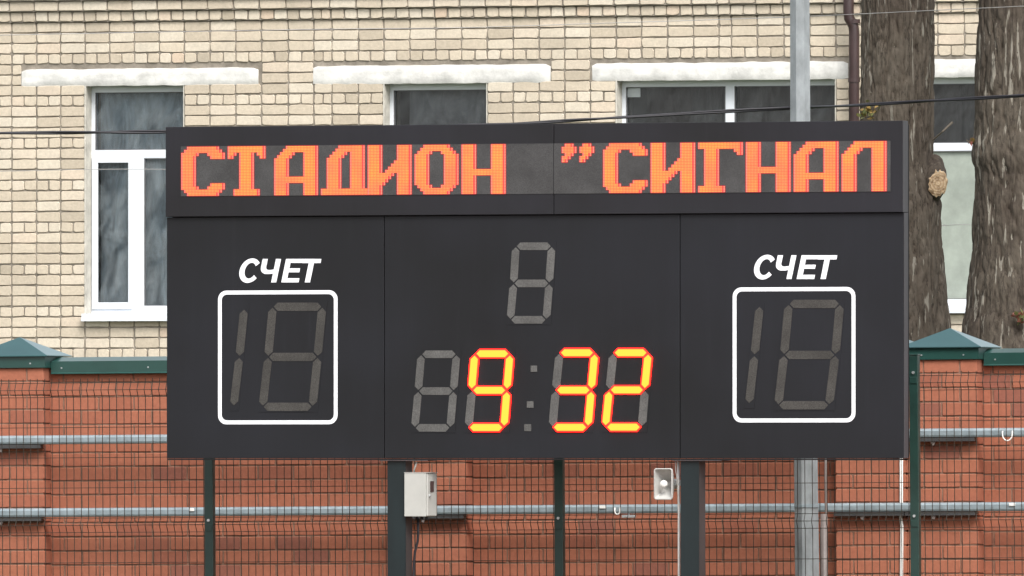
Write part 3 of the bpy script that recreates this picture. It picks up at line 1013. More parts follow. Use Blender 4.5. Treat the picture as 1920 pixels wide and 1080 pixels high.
# pillars with pyramidal caps
screwm = M['zinc']
for n_, (p0, p1) in enumerate(pillars):
    core = MB().box(p0+0.008, p1-0.008, -PD+0.006, 0.36, 0, ztop+0.10).build('pillar', M['rmortar'], wal)
    jb = MB()
    ptop = PW.Z(0, 690.5, -PD) if n_ < 4 else PW.Z(1780, 677, -PD)
    ptop = ztop + 0.032
    i = 0
    zt = ptop
    while zt > RBH:
        z = zt - RBH/2
        if i % 2 == 0: cells = [(p0, p0+0.1205), (p0+0.1305, p0+0.3805), (p0+0.3905, p1)]
        else: cells = [(p0, p0+0.2505), (p0+0.2605, p1)]
        for a, b in cells:
            c_, w = (a+b)/2, b-a
            q = PW.px(c_, -PD, z)
            vis = -30 < q[0] < 1940 and q[1] < 1095 and not hidden_by_board(*q, m=12)
            if vis:
                if w > 0.15: RBK.part(core, 'red', RBW, RBH, c_, -PD, z, w, RBH)
                else: RBK.part(core, 'redhalf', 0.12, RBH, c_, -PD, z, w, RBH)
            else: RBK.join(jb, c_, -PD, z, w, RBH)
        # side faces: bricks turned along the depth
        for sx in (p1-0.012, p0+0.012):
            jb.box(sx-0.012, sx+0.012, -PD+0.042, 0.07, z-RBH/2, z+RBH/2, 0, RBK.tone(), c=0.002)
            jb.box(sx-0.012, sx+0.012, 0.08, 0.35, z-RBH/2, z+RBH/2, 0, RBK.tone())
        zt -= RC; i += 1
    jb.build('brickwork', M['rbrick'], core)['kind'] = 'stuff'
    # cap: skirt and pyramid
    e = 0.018
    x0, x1, y0, y1 = p0-e, p1+e, -PD-e, 0.361+e
    zs0 = ptop + 0.004
    zs1 = zs0 + 0.078
    cap = MB()
    cap.box(x0, x1, y0, y1, zs0, zs1, 0)
    ov = 0.022
    ax, ay, az = (x0+x1)/2, (y0+y1)/2, zs1+0.142
    X0, X1, Y0, Y1 = x0-ov, x1+ov, y0-ov, y1+ov
    zb0, zb1 = zs1+0.002, zs1+0.008
    cap.add([(X0,Y0,zb0),(X1,Y0,zb0),(X1,Y1,zb0),(X0,Y1,zb0),(X0,Y0,zb1),(X1,Y0,zb1),(X1,Y1,zb1),(X0,Y1,zb1),(ax,ay,az)],
            [(3,2,1,0),(0,1,5,4),(1,2,6,5),(2,3,7,6),(3,0,4,7),(4,5,8),(5,6,8),(6,7,8),(7,4,8)], 2)
    for sx in (0.25, 0.8):
        xx = x0+(x1-x0)*sx
        cap.tube([(xx, y0, zs0+0.03), (xx, y0-0.004, zs0+0.03)], 0.006, 8, 1)
    cap.build('pillar_cap', [M['green'], screwm, M['cap']], core)
# coping sheets between pillars
edges = [xl] + [v for p in pillars for v in p] + [xr]
for k in range(0, len(edges)-1, 2):
    a, b = edges[k]+0.02, edges[k+1]-0.02
    if b - a < 0.1: continue
    nseg = max(1, round((b-a)/1.25))
    for s in range(nseg):
        sa, sb = a+(b-a)*s/nseg, a+(b-a)*(s+1)/nseg + (0.03 if s < nseg-1 else 0)
        d = 0.0015*(s % 2)
        cb = MB()
        h = 0.082
        zc = ztop - 0.002
        y0, y1 = -0.035-d, 0.285
        prof = [(y0-0.012, zc-0.006), (y0, zc+0.004), (y0, zc+h), (0.125, zc+h+0.030), (y1, zc+h), (y1, zc-0.006), (y1-0.004, zc-0.006), (y1-0.004, zc+h-0.005), (0.125, zc+h+0.025), (y0+0.004, zc+h-0.005), (y0+0.004, zc+0.002), (y0-0.010, zc-0.009)]
        m_ = len(prof)
        vs = [(sa, y, z) for y, z in prof] + [(sb, y, z) for y, z in prof]
        fs = [(i, (i+1)%m_, m_+(i+1)%m_, m_+i) for i in range(m_)]
        fs += [tuple(range(m_)), tuple(reversed(range(m_, 2*m_)))]
        cb.add(vs, fs)
        for t in (0.06, 0.55):
            xx = sa+(sb-sa)*t
            cb.tube([(xx, y0, zc+0.035), (xx, y0-0.004, zc+0.035)], 0.006, 8, 1)
        cb.build('coping', [M['green'], screwm], wal)

# galvanised rails bolted across the pillars
def rail(py_l, py_r, label):
    yb = -PD-0.075
    zc = (PW.Z(100, py_l, yb) + PW.Z(1850, py_r, yb))/2
    r_ = MB().box(xl+0.1, xr-0.1, yb, yb+0.05, zc-0.032, zc+0.032, c=0.017).build('rail', M['galv'], wal)
    r_['label'] = label
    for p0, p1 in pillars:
        MB().box(p0+0.004, p1-0.004, yb+0.004, -PD-0.004, zc-0.058, zc-0.0335).build('rail_shadow_strip', M['angle'], r_)  # dark strip added as the rail's contact shadow on the pillar
        xx = p0+0.19
        br = MB()
        br.prism([(xx, zc-0.059), (xx+0.010, zc-0.082), (xx+0.024, zc-0.086), (xx+0.034, zc-0.059)], yb+0.012, yb+0.030)
        br.build('bracket', M['greypipe'], r_)
    return r_, zc, yb
ru, zu, yu = rail(822.5, 813.5, 'upper galvanised rail')
rl, zl, yl = rail(961, 950.5, 'lower galvanised rail')
# white clips and hooks on the rails
def hook(r_, zc, yb, px, s=1.0):
    x = PW.X(px, 820, yb)
    h = MB()
    pts = [(x-0.035*s, yb-0.012, zc+0.01)] + [(x-0.035*s*math.cos(a), yb-0.02, zc-0.012-0.045*s*math.sin(a)) for a in [math.pi*k/8 for k in range(9)]] + [(x+0.035*s, yb-0.012, zc+0.01)]
    h.tube(pts, 0.005, 6)
    return h.build('wire_hook', M['whitepipe'], r_, smooth=True)
hook(ru, zu, yu, 1890)
hook(rl, zl, yl, 1158, 0.55)
for px, w in ((1130, 0.022), (1898, 0.022), (360, 0.018)):
    x = PW.X(px, 950, yl)
    MB().box(x-w, x+w, yl-0.010, yl-0.001, zl+0.004, zl+0.026, c=0.003).build('clip', M['whitepipe'], rl)
x = PW.X(1178, 960, yl)
MB().box(x-0.05, x+0.05, yl+0.002, yl+0.03, zl-0.062, zl-0.040, c=0.004).build('tag_plate', M['zinc'], rl)
MB().tube([(x, yl+0.015, zl-0.042), (x, yl+0.015, zl-0.031)], 0.006, 6).build('clip', M['zinc'], rl)

# ================================================================== lamp post and pipes
lp = bpy.data.objects.new('lamp_post', None); COL.objects.link(lp)
LY = 103.2
pA = at(1516, 861+2.4*F/LY, LY)
lp.location = (pA.x, LY, 0)
tag(lp, 'tall pale grey faceted steel lamp post rising behind the right half of the scoreboard', 'lamp post')
pts, rs = [], []
for y, x, w in ((1500,1519,50),(1080,1513.5,46),(865,1511,44.5),(225,1500.5,38),(0,1499.5,37),(-900,1490,28)):
    q = at(x, y, LY); pts.append(q - Vector((pA.x, LY, 0))); rs.append(w/2*LY/F/math.cos(math.pi/8)*0.98)
pts[0].z = 0.01
q = MB(); q.tube(pts, rs, 8); q.build('pole', M['pole'], lp)
zf = pts[0]
MB().box(zf.x-0.16, zf.x+0.16, -0.16, 0.16, 0.0, 0.02).build('base_plate', M['galv'], lp)
top = pts[-1]
MB().tube([top - Vector((0,0,0.02)), top+Vector((0.0,-0.1,0.25)), top+Vector((0,-0.7,0.5)), top+Vector((0,-1.2,0.52))], 0.03, 10).build('arm', M['galv'], lp, smooth=True)
MB().box(top.x-0.1, top.x+0.1, -1.8, -1.21, top.z+0.47, top.z+0.55, c=0.02).build('lamp_head', M['box'], lp)
bnd = MB()
c = at(1512.5, 948, LY) - Vector((pA.x, LY, 0))
MB().tube([c-Vector((0,0,0.012)), c+Vector((0,0,0.012))], 0.094, 8).build('band_clamp', M['galv'], lp)
x = pts[2].x
# splash of old whitewash: thin pale run mark on the pole kept as roughness in the material only

def standing_pipe(name, px0, y_top, px1, Y, r, mat, label, cat='pipe', kinks=None):
    a = at(px0, y_top, Y); b = at(px1, 1200, Y)
    o0 = Vector((b.x, Y, 0))
    pts_ = [a]
    for k in (kinks or []): pts_.append(at(k[0], k[1], Y))
    pts_ += [b, Vector((b.x, Y, 0.0))]
    mb = MB(); mb.tube([p-o0 for p in pts_], r, 10)
    o = mb.build(name, mat, None, smooth=True); o.location = o0
    return tag(o, label, cat)
standing_pipe('standing_pipe', 1545, 963, 1546, 103.5, 0.026, M['greypipe'], 'short brown grey pipe standing right beside the lamp post')
standing_pipe('conduit', 1549, 820, 1549, 103.8, 0.010, M['greypipe'], 'thin grey conduit on the wall just right of the lamp post', kinks=[(1548,900),(1549,960)])
yw_ = -PD - 0.0135
p0_ = P3(PW, 1690, 1200, yw_); p0_.z = 0
wcd = PW.root('conduit', p0_.x)
pp = [P3(PW, x_, y_, yw_) for x_, y_ in ((1690,840),(1690,950),(1688.5,968),(1691,986),(1690,1100))]
pp = [Vector((p.x-p0_.x, p.y, p.z)) for p in pp] + [Vector((0, yw_, 0))]
MB().tube(pp, 0.0120, 10).build('tube', M['whitepipe'], wcd, smooth=True)
tag(wcd, 'white plastic conduit on the wall under the right end of the scoreboard', 'pipe')

# ================================================================== mesh fence
fen = tag(PM.root('mesh_fence'), 'dark green welded mesh fence with bent wires in front of the red wall', 'fence')
post_px = [396.5, 1052.0, 1719.0]
pxs = [PM.X(p, 900) for p in post_px]
pitch = (pxs[2]-pxs[0])/2
posts = [pxs[0]-3*pitch, pxs[0]-2*pitch, pxs[0]-pitch] + pxs + [pxs[2]+pitch, pxs[2]+2*pitch]
ztw = (PM.Z(150, 717.5) + PM.Z(1850, 703.5))/2          # top horizontal wire
BD = 0.032
hz = [0.0, -0.05, -0.10, -0.31, -0.52, -0.73, -0.94, -0.99, -1.04, -1.25, -1.46, -1.67, -1.88, -1.93, -1.98, -2.19, -2.40, -2.6]
def off(v):
    for pk in (-0.05, -0.99, -1.93):
        if abs(v-pk) < 0.05: return -BD*(1-abs(v-pk)/0.05)
    return 0.0
def panel(xa, xb):
    mb = MB()
    n = int(round((xb-xa)/0.0524))
    vpts = [0.03, 0.0, -0.02, -0.05, -0.08, -0.10, -0.5, -0.94, -0.965, -0.99, -1.015, -1.04, -1.5, -1.88, -1.93, -1.98, -2.4, -2.62]
    for i in range(n+1):
        x = xa + (xb-xa)*i/n
        jx_ = 0.0008*noise.noise(Vector((x*20, 0, 0)))
        mb.tube([(x+jx_, off(v), ztw+v) for v in vpts if ztw+v > 0.02], 0.0030, 4, 0, cap=False)
    for v in hz:
        if ztw+v < 0.02: continue
        for s in ((-0.005,) if abs(off(v)) < 1e-6 else (-0.005,)):
            mb.tube([(xa, off(v)+s, ztw+v), (xb, off(v)+s, ztw+v)], 0.0031, 4, 0, cap=False)
    return mb
for k in range(len(posts)-1):
    o = panel(posts[k]+0.004, posts[k+1]-0.004).build('mesh_panel', M['wire'], fen)
    o['kind'] = 'stuff'
for k, p in enumerate(posts):
    zp = ztw + 0.135
    y0, y1 = -0.072, -0.012
    o = MB().box(p-0.0315, p+0.0315, y0, y1, 0.0, zp, c=0.004).build('post', M['fence'], fen)
    MB().box(p-0.034, p+0.034, y0-0.003, y1+0.003, zp+0.001, zp+0.012, c=0.003).build('post_cap', M['fence'], o)
    for v in (-0.04+0.06, -0.96, -1.9):
        b = MB()
        b.tube([(p, y0, ztw+v), (p, y0-0.012, ztw+v)], 0.010, 8)
        b.build('bolt', M['zinc'], o, smooth=False)
        MB().box(p-0.024, p+0.024, y0-0.006, y0-0.001, ztw+v-0.075, ztw+v-0.030, c=0.002).build('clamp', M['fence'], o)

# ================================================================== scoreboard
sb = tag(PB.root('scoreboard'), 'large charcoal electronic scoreboard with orange scrolling text and a lit game clock', 'scoreboard')
BX0, BX1 = PB.X(312.7, 550), PB.X(1694.3, 550)
BZ0, BZ1 = PB.Z(960, 861), (PB.Z(313, 238.3) + PB.Z(1694, 226))/2
ZS = (PB.Z(330, 405) + PB.Z(1690, 399.5))/2        # underside of the top cabinet
TP = -0.022                                        # top cabinet stands proud
g = 0.0022
s1, s2 = PB.X(720.5, 640), PB.X(1275, 640)
st_ = PB.X(1040.5, 320)
# lower panels: shallow trays with folded edges
def tray(x0, x1, y0, y1, z0, z1, mat, name):
    return MB().box(x0, x1, y0, y1, z0, z1, c=0.003).build(name, mat, sb)
for n_, (a, b) in enumerate(((BX0, s1-g), (s1+g, s2-g), (s2+g, BX1-0.002))):
    o = tray(a, b, 0.0, 0.068, BZ0+0.006, ZS-0.004, M['board'], 'panel')
    o['label'] = ('left score panel', 'middle clock panel', 'right score panel')[n_]
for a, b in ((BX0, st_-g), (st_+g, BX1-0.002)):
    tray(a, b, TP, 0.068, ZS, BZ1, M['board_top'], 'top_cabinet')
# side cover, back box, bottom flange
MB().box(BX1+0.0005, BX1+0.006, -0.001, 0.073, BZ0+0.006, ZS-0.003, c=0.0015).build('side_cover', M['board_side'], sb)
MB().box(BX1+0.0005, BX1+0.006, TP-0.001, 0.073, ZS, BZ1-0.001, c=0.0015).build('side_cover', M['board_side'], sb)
MB().box(BX0+0.01, BX1+0.002, 0.075, 0.108, BZ0+0.01, BZ1-0.025, c=0.003).build('back_box', M['black'], sb)
MB().box(BX0+0.004, BX1-0.02, 0.002, 0.10, BZ0-0.006, BZ0+0.004).build('bottom_flange', M['black'], sb)

# LED matrix: 240 x 16 cells
GLY = {}
def gl(name, rows): GLY[name] = rows
def rng(*spans):
    s = set()
    for a, b in spans: s |= set(range(a, b+1))
    return s
C_ = [rng((2,12)), rng((1,13)), rng((0,5),(9,14)), rng((0,4),(10,14))] + [rng((0,4))]*8 + [rng((0,4),(10,14)), rng((0,5),(9,14)), rng((1,13)), rng((2,12))]
T_ = [rng((0,12))]*2 + [rng((0,2),(4,8),(10,12)), rng((0,1),(4,8),(11,12))] + [rng((4,8))]*10 + [rng((2,10))]*2
A_ = [rng((4,14)), rng((3,14)), rng((2,6),(10,14)), rng((1,5),(10,14))] + [rng((0,4),(10,14))]*6 + [rng((0,14))]*2 + [rng((0,4),(10,14))]*4
L_ = [rng((4,14)), rng((3,14)), rng((2,6),(10,14)), rng((1,5),(10,14))] + [rng((0,4),(10,14))]*12
D_ = [rng((6,14)), rng((5,14)), rng((4,8),(10,14)), rng((3,7),(10,14))] + [rng((2,6),(10,14))]*10 + [rng((0,15))]*2
I_ = [rng((0,4),(10,14)) | {c for c in range(5,10) if 14-c <= r <= 17-c} for r in range(16)]
O_ = [rng((3,11)), rng((2,12)), rng((1,5),(9,13))] + [rng((0,4),(10,14))]*10 + [rng((1,5),(9,13)), rng((2,12)), rng((3,11))]
N_ = [rng((0,4),(10,14))]*8 + [rng((0,14))]*2 + [rng((0,4),(10,14))]*6
G_ = [rng((0,14))]*2 + [rng((2,6),(12,14)), rng((2,6),(13,14))] + [rng((2,6))]*10 + [rng((0,8))]*2
Q_ = [rng((3,5),(9,11)), rng((2,6),(8,12)), rng((2,6),(8,12)), rng((3,5),(9,11)), rng((2,4),(8,10)), rng((2,3),(8,9))] + [set()]*10
text = [C_, T_, A_, D_, I_, O_, N_, None, Q_, C_, I_, G_, N_, A_, L_]
DX0, DX1 = PB.X(340.3, 320, TP), PB.X(1668.3, 320, TP)
DZ1 = (PB.Z(345, 275.5, TP) + PB.Z(1660, 264.5, TP))/2
DZ0 = (PB.Z(345, 367.5, TP) + PB.Z(1660, 358, TP))/2
disp = MB().box(DX0-0.004, DX1+0.006, TP-0.003, TP+0.004, DZ0-0.003, DZ1+0.003).build('led_display', M['led_off'], sb)
MB().box(st_-0.002, st_+0.002, TP-0.0036, TP+0.001, DZ0-0.003, DZ1+0.003).build('display_seam', M['black'], disp)
cw, ch = (DX1-DX0)/240.0, (DZ1-DZ0)/16.0
for ci, gly in enumerate(text):
    if gly is None: continue
    for lo_, hi_ in (((0,7),(8,15)) if gly is Q_ else ((0,16),)):
        mb = MB()
        for r in range(16):
            for c in gly[r]:
                if not lo_ <= c <= hi_: continue
                right = (c+1) not in gly[r] and not (gly is D_ and c == 15)
                left = (c-1) not in gly[r]
                for a in range(2):
                    for b in range(2):
                        mi = 0
                        if right: mi = 1 if a < 1 else 2
                        if left and a == 0: mi = 2
                        x0 = DX0 + (ci*16 + c + a/2.0)*cw; z1 = DZ1 - (r + b/2.0)*ch
                        gx, gz = cw/2*0.11, ch/2*0.11
                        mb.add([(x0+gx, TP-0.0042, z1-ch/2+gz), (x0+cw/2-gx, TP-0.0042, z1-ch/2+gz), (x0+cw/2-gx, TP-0.0042, z1-gz), (x0+gx, TP-0.0042, z1-gz)], [(0,1,2,3)], mi)
        ew = 0.0042  # width of the strips that paint light bleeding past the letter edges
        for r in range(16):
            for c in gly[r]:
                if not lo_ <= c <= hi_: continue
                x0 = DX0 + (ci*16 + c)*cw; x1 = x0 + cw; z1 = DZ1 - r*ch; z0 = z1 - ch; yy = TP-0.0038
                if (c+1) not in gly[r] and not (gly is D_ and c == 15): mb.add([(x1,yy,z0),(x1+ew,yy,z0),(x1+ew,yy,z1),(x1,yy,z1)], [(0,1,2,3)], 3)
                if (c-1) not in gly[r]: mb.add([(x0-ew,yy,z0),(x0,yy,z0),(x0,yy,z1),(x0-ew,yy,z1)], [(0,1,2,3)], 3)
                if r == 0 or c not in gly[r-1]: mb.add([(x0,yy,z1),(x1,yy,z1),(x1,yy,z1+ew),(x0,yy,z1+ew)], [(0,1,2,3)], 3)
                if r == 15 or c not in gly[r+1]: mb.add([(x0,yy,z0-ew),(x1,yy,z0-ew),(x1,yy,z0),(x0,yy,z0)], [(0,1,2,3)], 3)
        mb.build('lit_character', [M['led'], M['led_r'], M['led_l'], M['led_bleed']], disp)

# seven segment digits
def seg_poly(a, b, th, gap):
    """hexagonal bar from node a to node b; horizontal or slanted upright"""
    a, b = Vector(a), Vector(b)
    d = (b-a).normalized()
    a2, b2 = a+d*gap, b-d*gap
    h = th/2
    if abs(d.x) > abs(d.y):
        nrm = Vector((0, 1)); sl = Vector((SL, 0))
        return [a2, a2+d*h-nrm*h-sl*h*0, b2-d*h-nrm*h, b2, b2-d*h+nrm*h, a2+d*h+nrm*h]
    nrm = Vector((1/CB, 0))
    return [a2, a2+d*h+nrm*h, b2-d*h+nrm*h, b2, b2-d*h-nrm*h, a2+d*h-nrm*h]
SL = 0.09
def ccw(p):
    s = sum(p[i][0]*p[(i+1)%len(p)][1]-p[(i+1)%len(p)][0]*p[i][1] for i in range(len(p)))
    return p if s > 0 else list(reversed(p))
def grow(p, e):
    c = sum((Vector(q) for q in p), Vector((0,0)))/len(p)
    n = len(p); out = []
    for i in range(n):
        a, b, d = Vector(p[i-1]), Vector(p[i]), Vector(p[(i+1)%n])
        n1 = Vector(((b-a).y, -(b-a).x)).normalized(); n2 = Vector(((d-b).y, -(d-b).x)).normalized()
        m = (n1+n2).normalized(); k = 1/max(0.5, m.dot(n1))
        out.append(b + m*e*k)
    return out
def digit(origin, scale, TL, TR, ML, MR, BL, BR, th_px, on, off_mat, parts='abcdefg', label=None, upper=None):
    def q(p): return Vector(PB.L(origin[0]+p[0]/scale, origin[1]+p[1]/scale))
    TL, TR, ML, MR, BL, BR = map(q, (TL, TR, ML, MR, BL, BR))
    th = th_px/277.0; gap = th*0.10
    ends = {'a':(TL,TR),'b':(MR,TR),'c':(BR,MR),'d':(BL,BR),'e':(BL,ML),'f':(ML,TL),'g':(ML,MR)}
    base = MB()
    # thin recess plate
    pl = [BL+Vector((-th*.62,-th*.62)), BR+Vector((th*.62,-th*.62)), MR+Vector((th*.66,0)), TR+Vector((th*.62,th*.62)), TL+Vector((-th*.62,th*.62)), ML+Vector((-th*.66,0))]
    if len(parts) == 2: pl = [BR+Vector((-th*.62,-th*.5)), BR+Vector((th*.62,-th*.5)), TR+Vector((th*.62,th*.5)), TR+Vector((-th*.62,th*.5))]
    base.prism(ccw([tuple(p) for p in pl]), -0.0022, 0.001)
    dg = base.build('digit', M['board'], sb)
    if label: dg['label'] = label
    for k in parts:
        a, b = ends[k]
        poly = ccw([tuple(p) for p in seg_poly(a, b, th, gap)])
        # lit segments get an added red rim that stands in for their glow
        if k in on:
            rim = MB().prism(grow(poly, 0.0022), -0.0095, -0.0015).build('lit_segment_or_glow_rim', M['seg_rim'], dg)
            core_ = MB().prism(grow(poly, -0.0060), -0.0115, -0.0090).build('lit_segment_or_glow_rim', M['seg_on'], dg)
        else:
            MB().prism(grow(poly, -0.0012), -0.0045, -0.0015).build('segment', off_mat, dg)
    return dg
oL, sL_ = (390,470), 3.177
oR, sR_ = (1360,460), 3.085
oC, sC_ = (760,440), 2.769
digit(oL, sL_, (0,350),(217,345),(0,633),(188,633),(0,925),(154,928), 16.0, '', M['seg_off'], 'bc')
digit(oL, sL_, (387,334),(682,334),(360,633),(654,633),(327,930),(624,930), 16.3, '', M['seg_off'])
digit(oR, sR_, (0,350),(200,350),(0,636),(170,636),(0,920),(138,918), 16.0, '', M['seg_off'], 'bc')
digit(oR, sR_, (368,339),(664,339),(341,634),(637,634),(307,925),(601,925), 16.3, '', M['seg_off'])
digit(oC, sC_, (575,60),(761,60),(563,253),(748,253),(546,442),(733,442), 15.0, '', M['seg_off2'], label='unlit period digit')
digit(oC, sC_, (84,621),(267,621),(68,812),(251,812),(50,1003),(234,1003), 15.0, '', M['seg_off2'], label='unlit tens digit')
digit(oC, sC_, (363,618),(546,618),(347,808),(530,808),(329,1001),(515,1001), 16.0, 'abcdfg', M['seg_off2'], label='lit digit nine')
digit(oC, sC_, (802,613),(986,613),(782,807),(968,807),(765,1000),(951,1000), 16.0, 'abcdg', M['seg_off2'], label='lit digit three')
digit(oC, sC_, (1081,613),(1264,613),(1061,806),(1245,806),(1042,999),(1229,999), 16.0, 'abdeg', M['seg_off2'], label='lit digit two')
for cx_, cy_, w in ((668,696,33),(649,882,34),(636,1002,36)):
    a = PB.L(oC[0]+(cx_-w/2)/sC_, oC[1]+(cy_+w/2)/sC_); b = PB.L(oC[0]+(cx_+w/2)/sC_, oC[1]+(cy_-w/2)/sC_)
    MB().box(a[0], b[0], -0.004, 0.001, a[1], b[1]).build('colon_dot', M['seg_off2'], sb)

# white rounded outlines
def rounded(x0, x1, z0, z1, r, n=8):
    out = []
    for cx_, cz_, a0 in ((x1-r, z1-r, 0), (x0+r, z1-r, 90), (x0+r, z0+r, 180), (x1-r, z0+r, 270)):
        for k in range(n+1):
            a = R(a0 + 90*k/n); out.append((cx_+r*math.cos(a), cz_+r*math.sin(a)))
    return out
def frame(pl, pr, pt, pb):
    cy_ = (pt+pb)/2
    x0, x1 = PB.X(pl, cy_), PB.X(pr, cy_)
    z1, z0 = PB.Z((pl+pr)/2, pt), PB.Z((pl+pr)/2, pb)
    w = 7.4/277
    o_, i_ = rounded(x0, x1, z0, z1, 0.062), rounded(x0+w, x1-w, z0+w, z1-w, 0.040)
    n = len(o_)
    vs = [(p[0], -0.0025, p[1]) for p in o_] + [(p[0], -0.0025, p[1]) for p in i_] + [(p[0], 0.001, p[1]) for p in o_] + [(p[0], 0.001, p[1]) for p in i_]
    fs = []
    for i in range(n):
        j = (i+1) % n
        fs += [(i, j, n+j, n+i), (i, 2*n+i, 2*n+j, j), (n+i, n+j, 3*n+j, 3*n+i), (2*n+i, 3*n+i, 3*n+j, 2*n+j)]
    MB().add(vs, fs).build('score_outline', M['lettering'], sb)
frame(409, 633, 544.5, 795.5)
frame(1374, 1604, 538.5, 792)

# СЧЕТ in bold italic letters
def letters(origin, scale, x_off, y_base, k):
    """letter outlines in units of the enlarged picture, baseline at 0, height 140"""
    sh = 0.206
    polys = []
    def arc(cx_, cy_, rx, ry, a0, a1, n=18): return [(cx_+rx*math.cos(R(a0+(a1-a0)*i/n)), cy_+ry*math.sin(R(a0+(a1-a0)*i/n))) for i in range(n+1)]
    # С
    outer = arc(64, 70, 62, 73, 38, 322, 28); inner = arc(66, 70, 33, 47, 325, 35, 28)
    polys.append(('С', outer+inner))
    # Ч
    x = 127
    polys.append(('Ч', [(x+78,0),(x+108,0),(x+108,140),(x+78,140),(x+78,77),(x+58,74)] + arc(x+46, 92, 17, 18, 270, 180, 6)[0:] + [(x+29,140),(x-1,140)] + [(x-1,92)] + arc(x+38, 88, 39, 38, 182, 270, 8)[1:] + [(x+60,50),(x+78,53)]))
    # Е
    x = 265
    polys.append(('Е', [(x,0),(x+103,0),(x+103,25),(x+31,25),(x+31,60),(x+95,60),(x+95,84),(x+31,84),(x+31,116),(x+100,116),(x+100,140),(x,140)]))
    # Т
    x = 367
    polys.append(('Т', [(x+38,0),(x+69,0),(x+69,115),(x+108,115),(x+108,140),(x-2,140),(x-2,115),(x+38,115)]))
    for nm, p in polys:
        pts = []
        for a, b in p:
            xx = (a + sh*b)*k
            pts.append(PB.L(origin[0]+(x_off+xx)/scale, origin[1]+(y_base-b*k)/scale))
        pts = ccw(pts)
        bm = bmesh.new()
        fv = [bm.verts.new((q[0], -0.0025, q[1])) for q in pts]
        f = bm.faces.new(fv)
        r_ = bmesh.ops.extrude_face_region(bm, geom=[f])
        for v in r_['geom']:
            if isinstance(v, bmesh.types.BMVert): v.co.y = 0.001
        bmesh.ops.triangulate(bm, faces=[q for q in bm.faces if len(q.verts) > 4])
        bmesh.ops.recalc_face_normals(bm, faces=bm.faces)
        me = bpy.data.meshes.new('letter'); bm.to_mesh(me); bm.free()
        me.materials.append(M['lettering'])
        link('letter', me, sb)
letters(oL, sL_, 172, 189, 1.0)
letters(oR, sR_, 152, 195, 0.985)

# support posts
for pa, pb in ((726.5, 760.5), (1276, 1310.5)):
    a, b = PB.X(pa, 960, 0.02), PB.X(pb, 960, 0.02)
    o = MB().box(a, b, 0.02, 0.028, 0.0, BZ0-0.012).build('support_post', M['post'], sb)
    MB().box(b-0.008, b, 0.0285, 0.145, 0.0, BZ0-0.012).build('flange', M['post_side'], o)
    MB().box(a, a+0.008, 0.0285, 0.145, 0.0, BZ0-0.012).build('flange', M['post_side'], o)
    MB().box(a+0.009, b-0.009, 0.137, 0.145, 0.0, BZ0-0.012).build('flange', M['post_side'], o)
    MB().box(a-0.05, b+0.17, 0.0, 0.16, BZ0-0.0115, BZ0-0.0065).build('top_plate', M['board_side'], o)
    MB().box(a-0.1, b+0.1, -0.05, 0.34, 0.004, 0.02).build('base_plate', M['post_side'], o)

# ------------------------------------------------------------------ control cabinet hanging on the left post
xa = PB.X(760.5, 960, 0.02) + 0.002
cz1, cz0 = PB.Z(785, 886.5), PB.Z(785, 968.5)
CW, CY0, CY1 = 0.158, -0.01, 0.165
cb = PB.root('control_box', xa); cb.location.z += cz0
tag(cb, 'light grey metal control box with a small dark window, mounted beside the left scoreboard post', 'control box')
H = cz1-cz0
MB().box(0, CW, CY0, CY1, 0, H, c=0.003).build('body', M['box'], cb)
dr = MB().box(CW+0.001, CW+0.013, CY0+0.004, CY1-0.004, 0.004, H-0.004, c=0.003).build('door', M['box'], cb)
MB().box(CW+0.0135, CW+0.0165, CY0+0.045, CY0+0.110, H*0.56, H*0.81, c=0.001).build('window', simple("smoked_window", (0.055,0.035,0.035), 0.3), dr)
MB().tube([(CW+0.0135, CY0+0.033, H*0.475), (CW+0.024, CY0+0.033, H*0.475)], 0.010, 10).build('lock', M['zinc'], dr)
MB().box(-0.0005, CW+0.02, CY0-0.003, CY1, H+0.0005, H+0.004).build('rain_lip', M['box'], cb)
gl_ = MB()
for gx in (0.05, 0.085, 0.12):
    MB().tube([(gx, 0.1, -0.001), (gx, 0.1, -0.022)], 0.011, 10).build('cable_gland', M['cable'], cb)
# black cable from the box to the ground
x0, z0 = PB.L(783, 968, 0.02)
pts_ = [(PB.X(784,972,0.09), 0.09, PB.Z(784,972,0.09)), (PB.X(784,1000,0.09), 0.09, PB.Z(784,1000,0.09)), (PB.X(783,1015,0.09), 0.09, PB.Z(783,1015,0.09)), (PB.X(778,1035,0.09), 0.09, PB.Z(778,1035,0.09)),
        (PB.X(776,1060,0.09), 0.09, PB.Z(776,1060,0.09)), (PB.X(775,1100,0.09), 0.09, PB.Z(775,1100,0.09)), (PB.X(776,1180,0.09), 0.09, 0.3), (PB.X(780,1180,0.09), 0.10, 0.01)]
wr = PB.root('supply_cable', pts_[0][0])
MB().tube([(p[0]-pts_[0][0], p[1], p[2]) for p in pts_], 0.0085, 8).build('cable_run', M['cable'], wr, smooth=True)
tag(wr, 'black cable hanging down from the underside of the grey control box', 'cable')
# small bent bracket and pale strap above the box
pk = [P3(PB,781,866,0.03), P3(PB,779,874,0.03), P3(PB,775.5,884,0.04)]
MB().tube([Vector((p.x-xa, p.y, p.z-cz0)) for p in pk], 0.006, 6).build('strap', M['box'], cb, smooth=True)

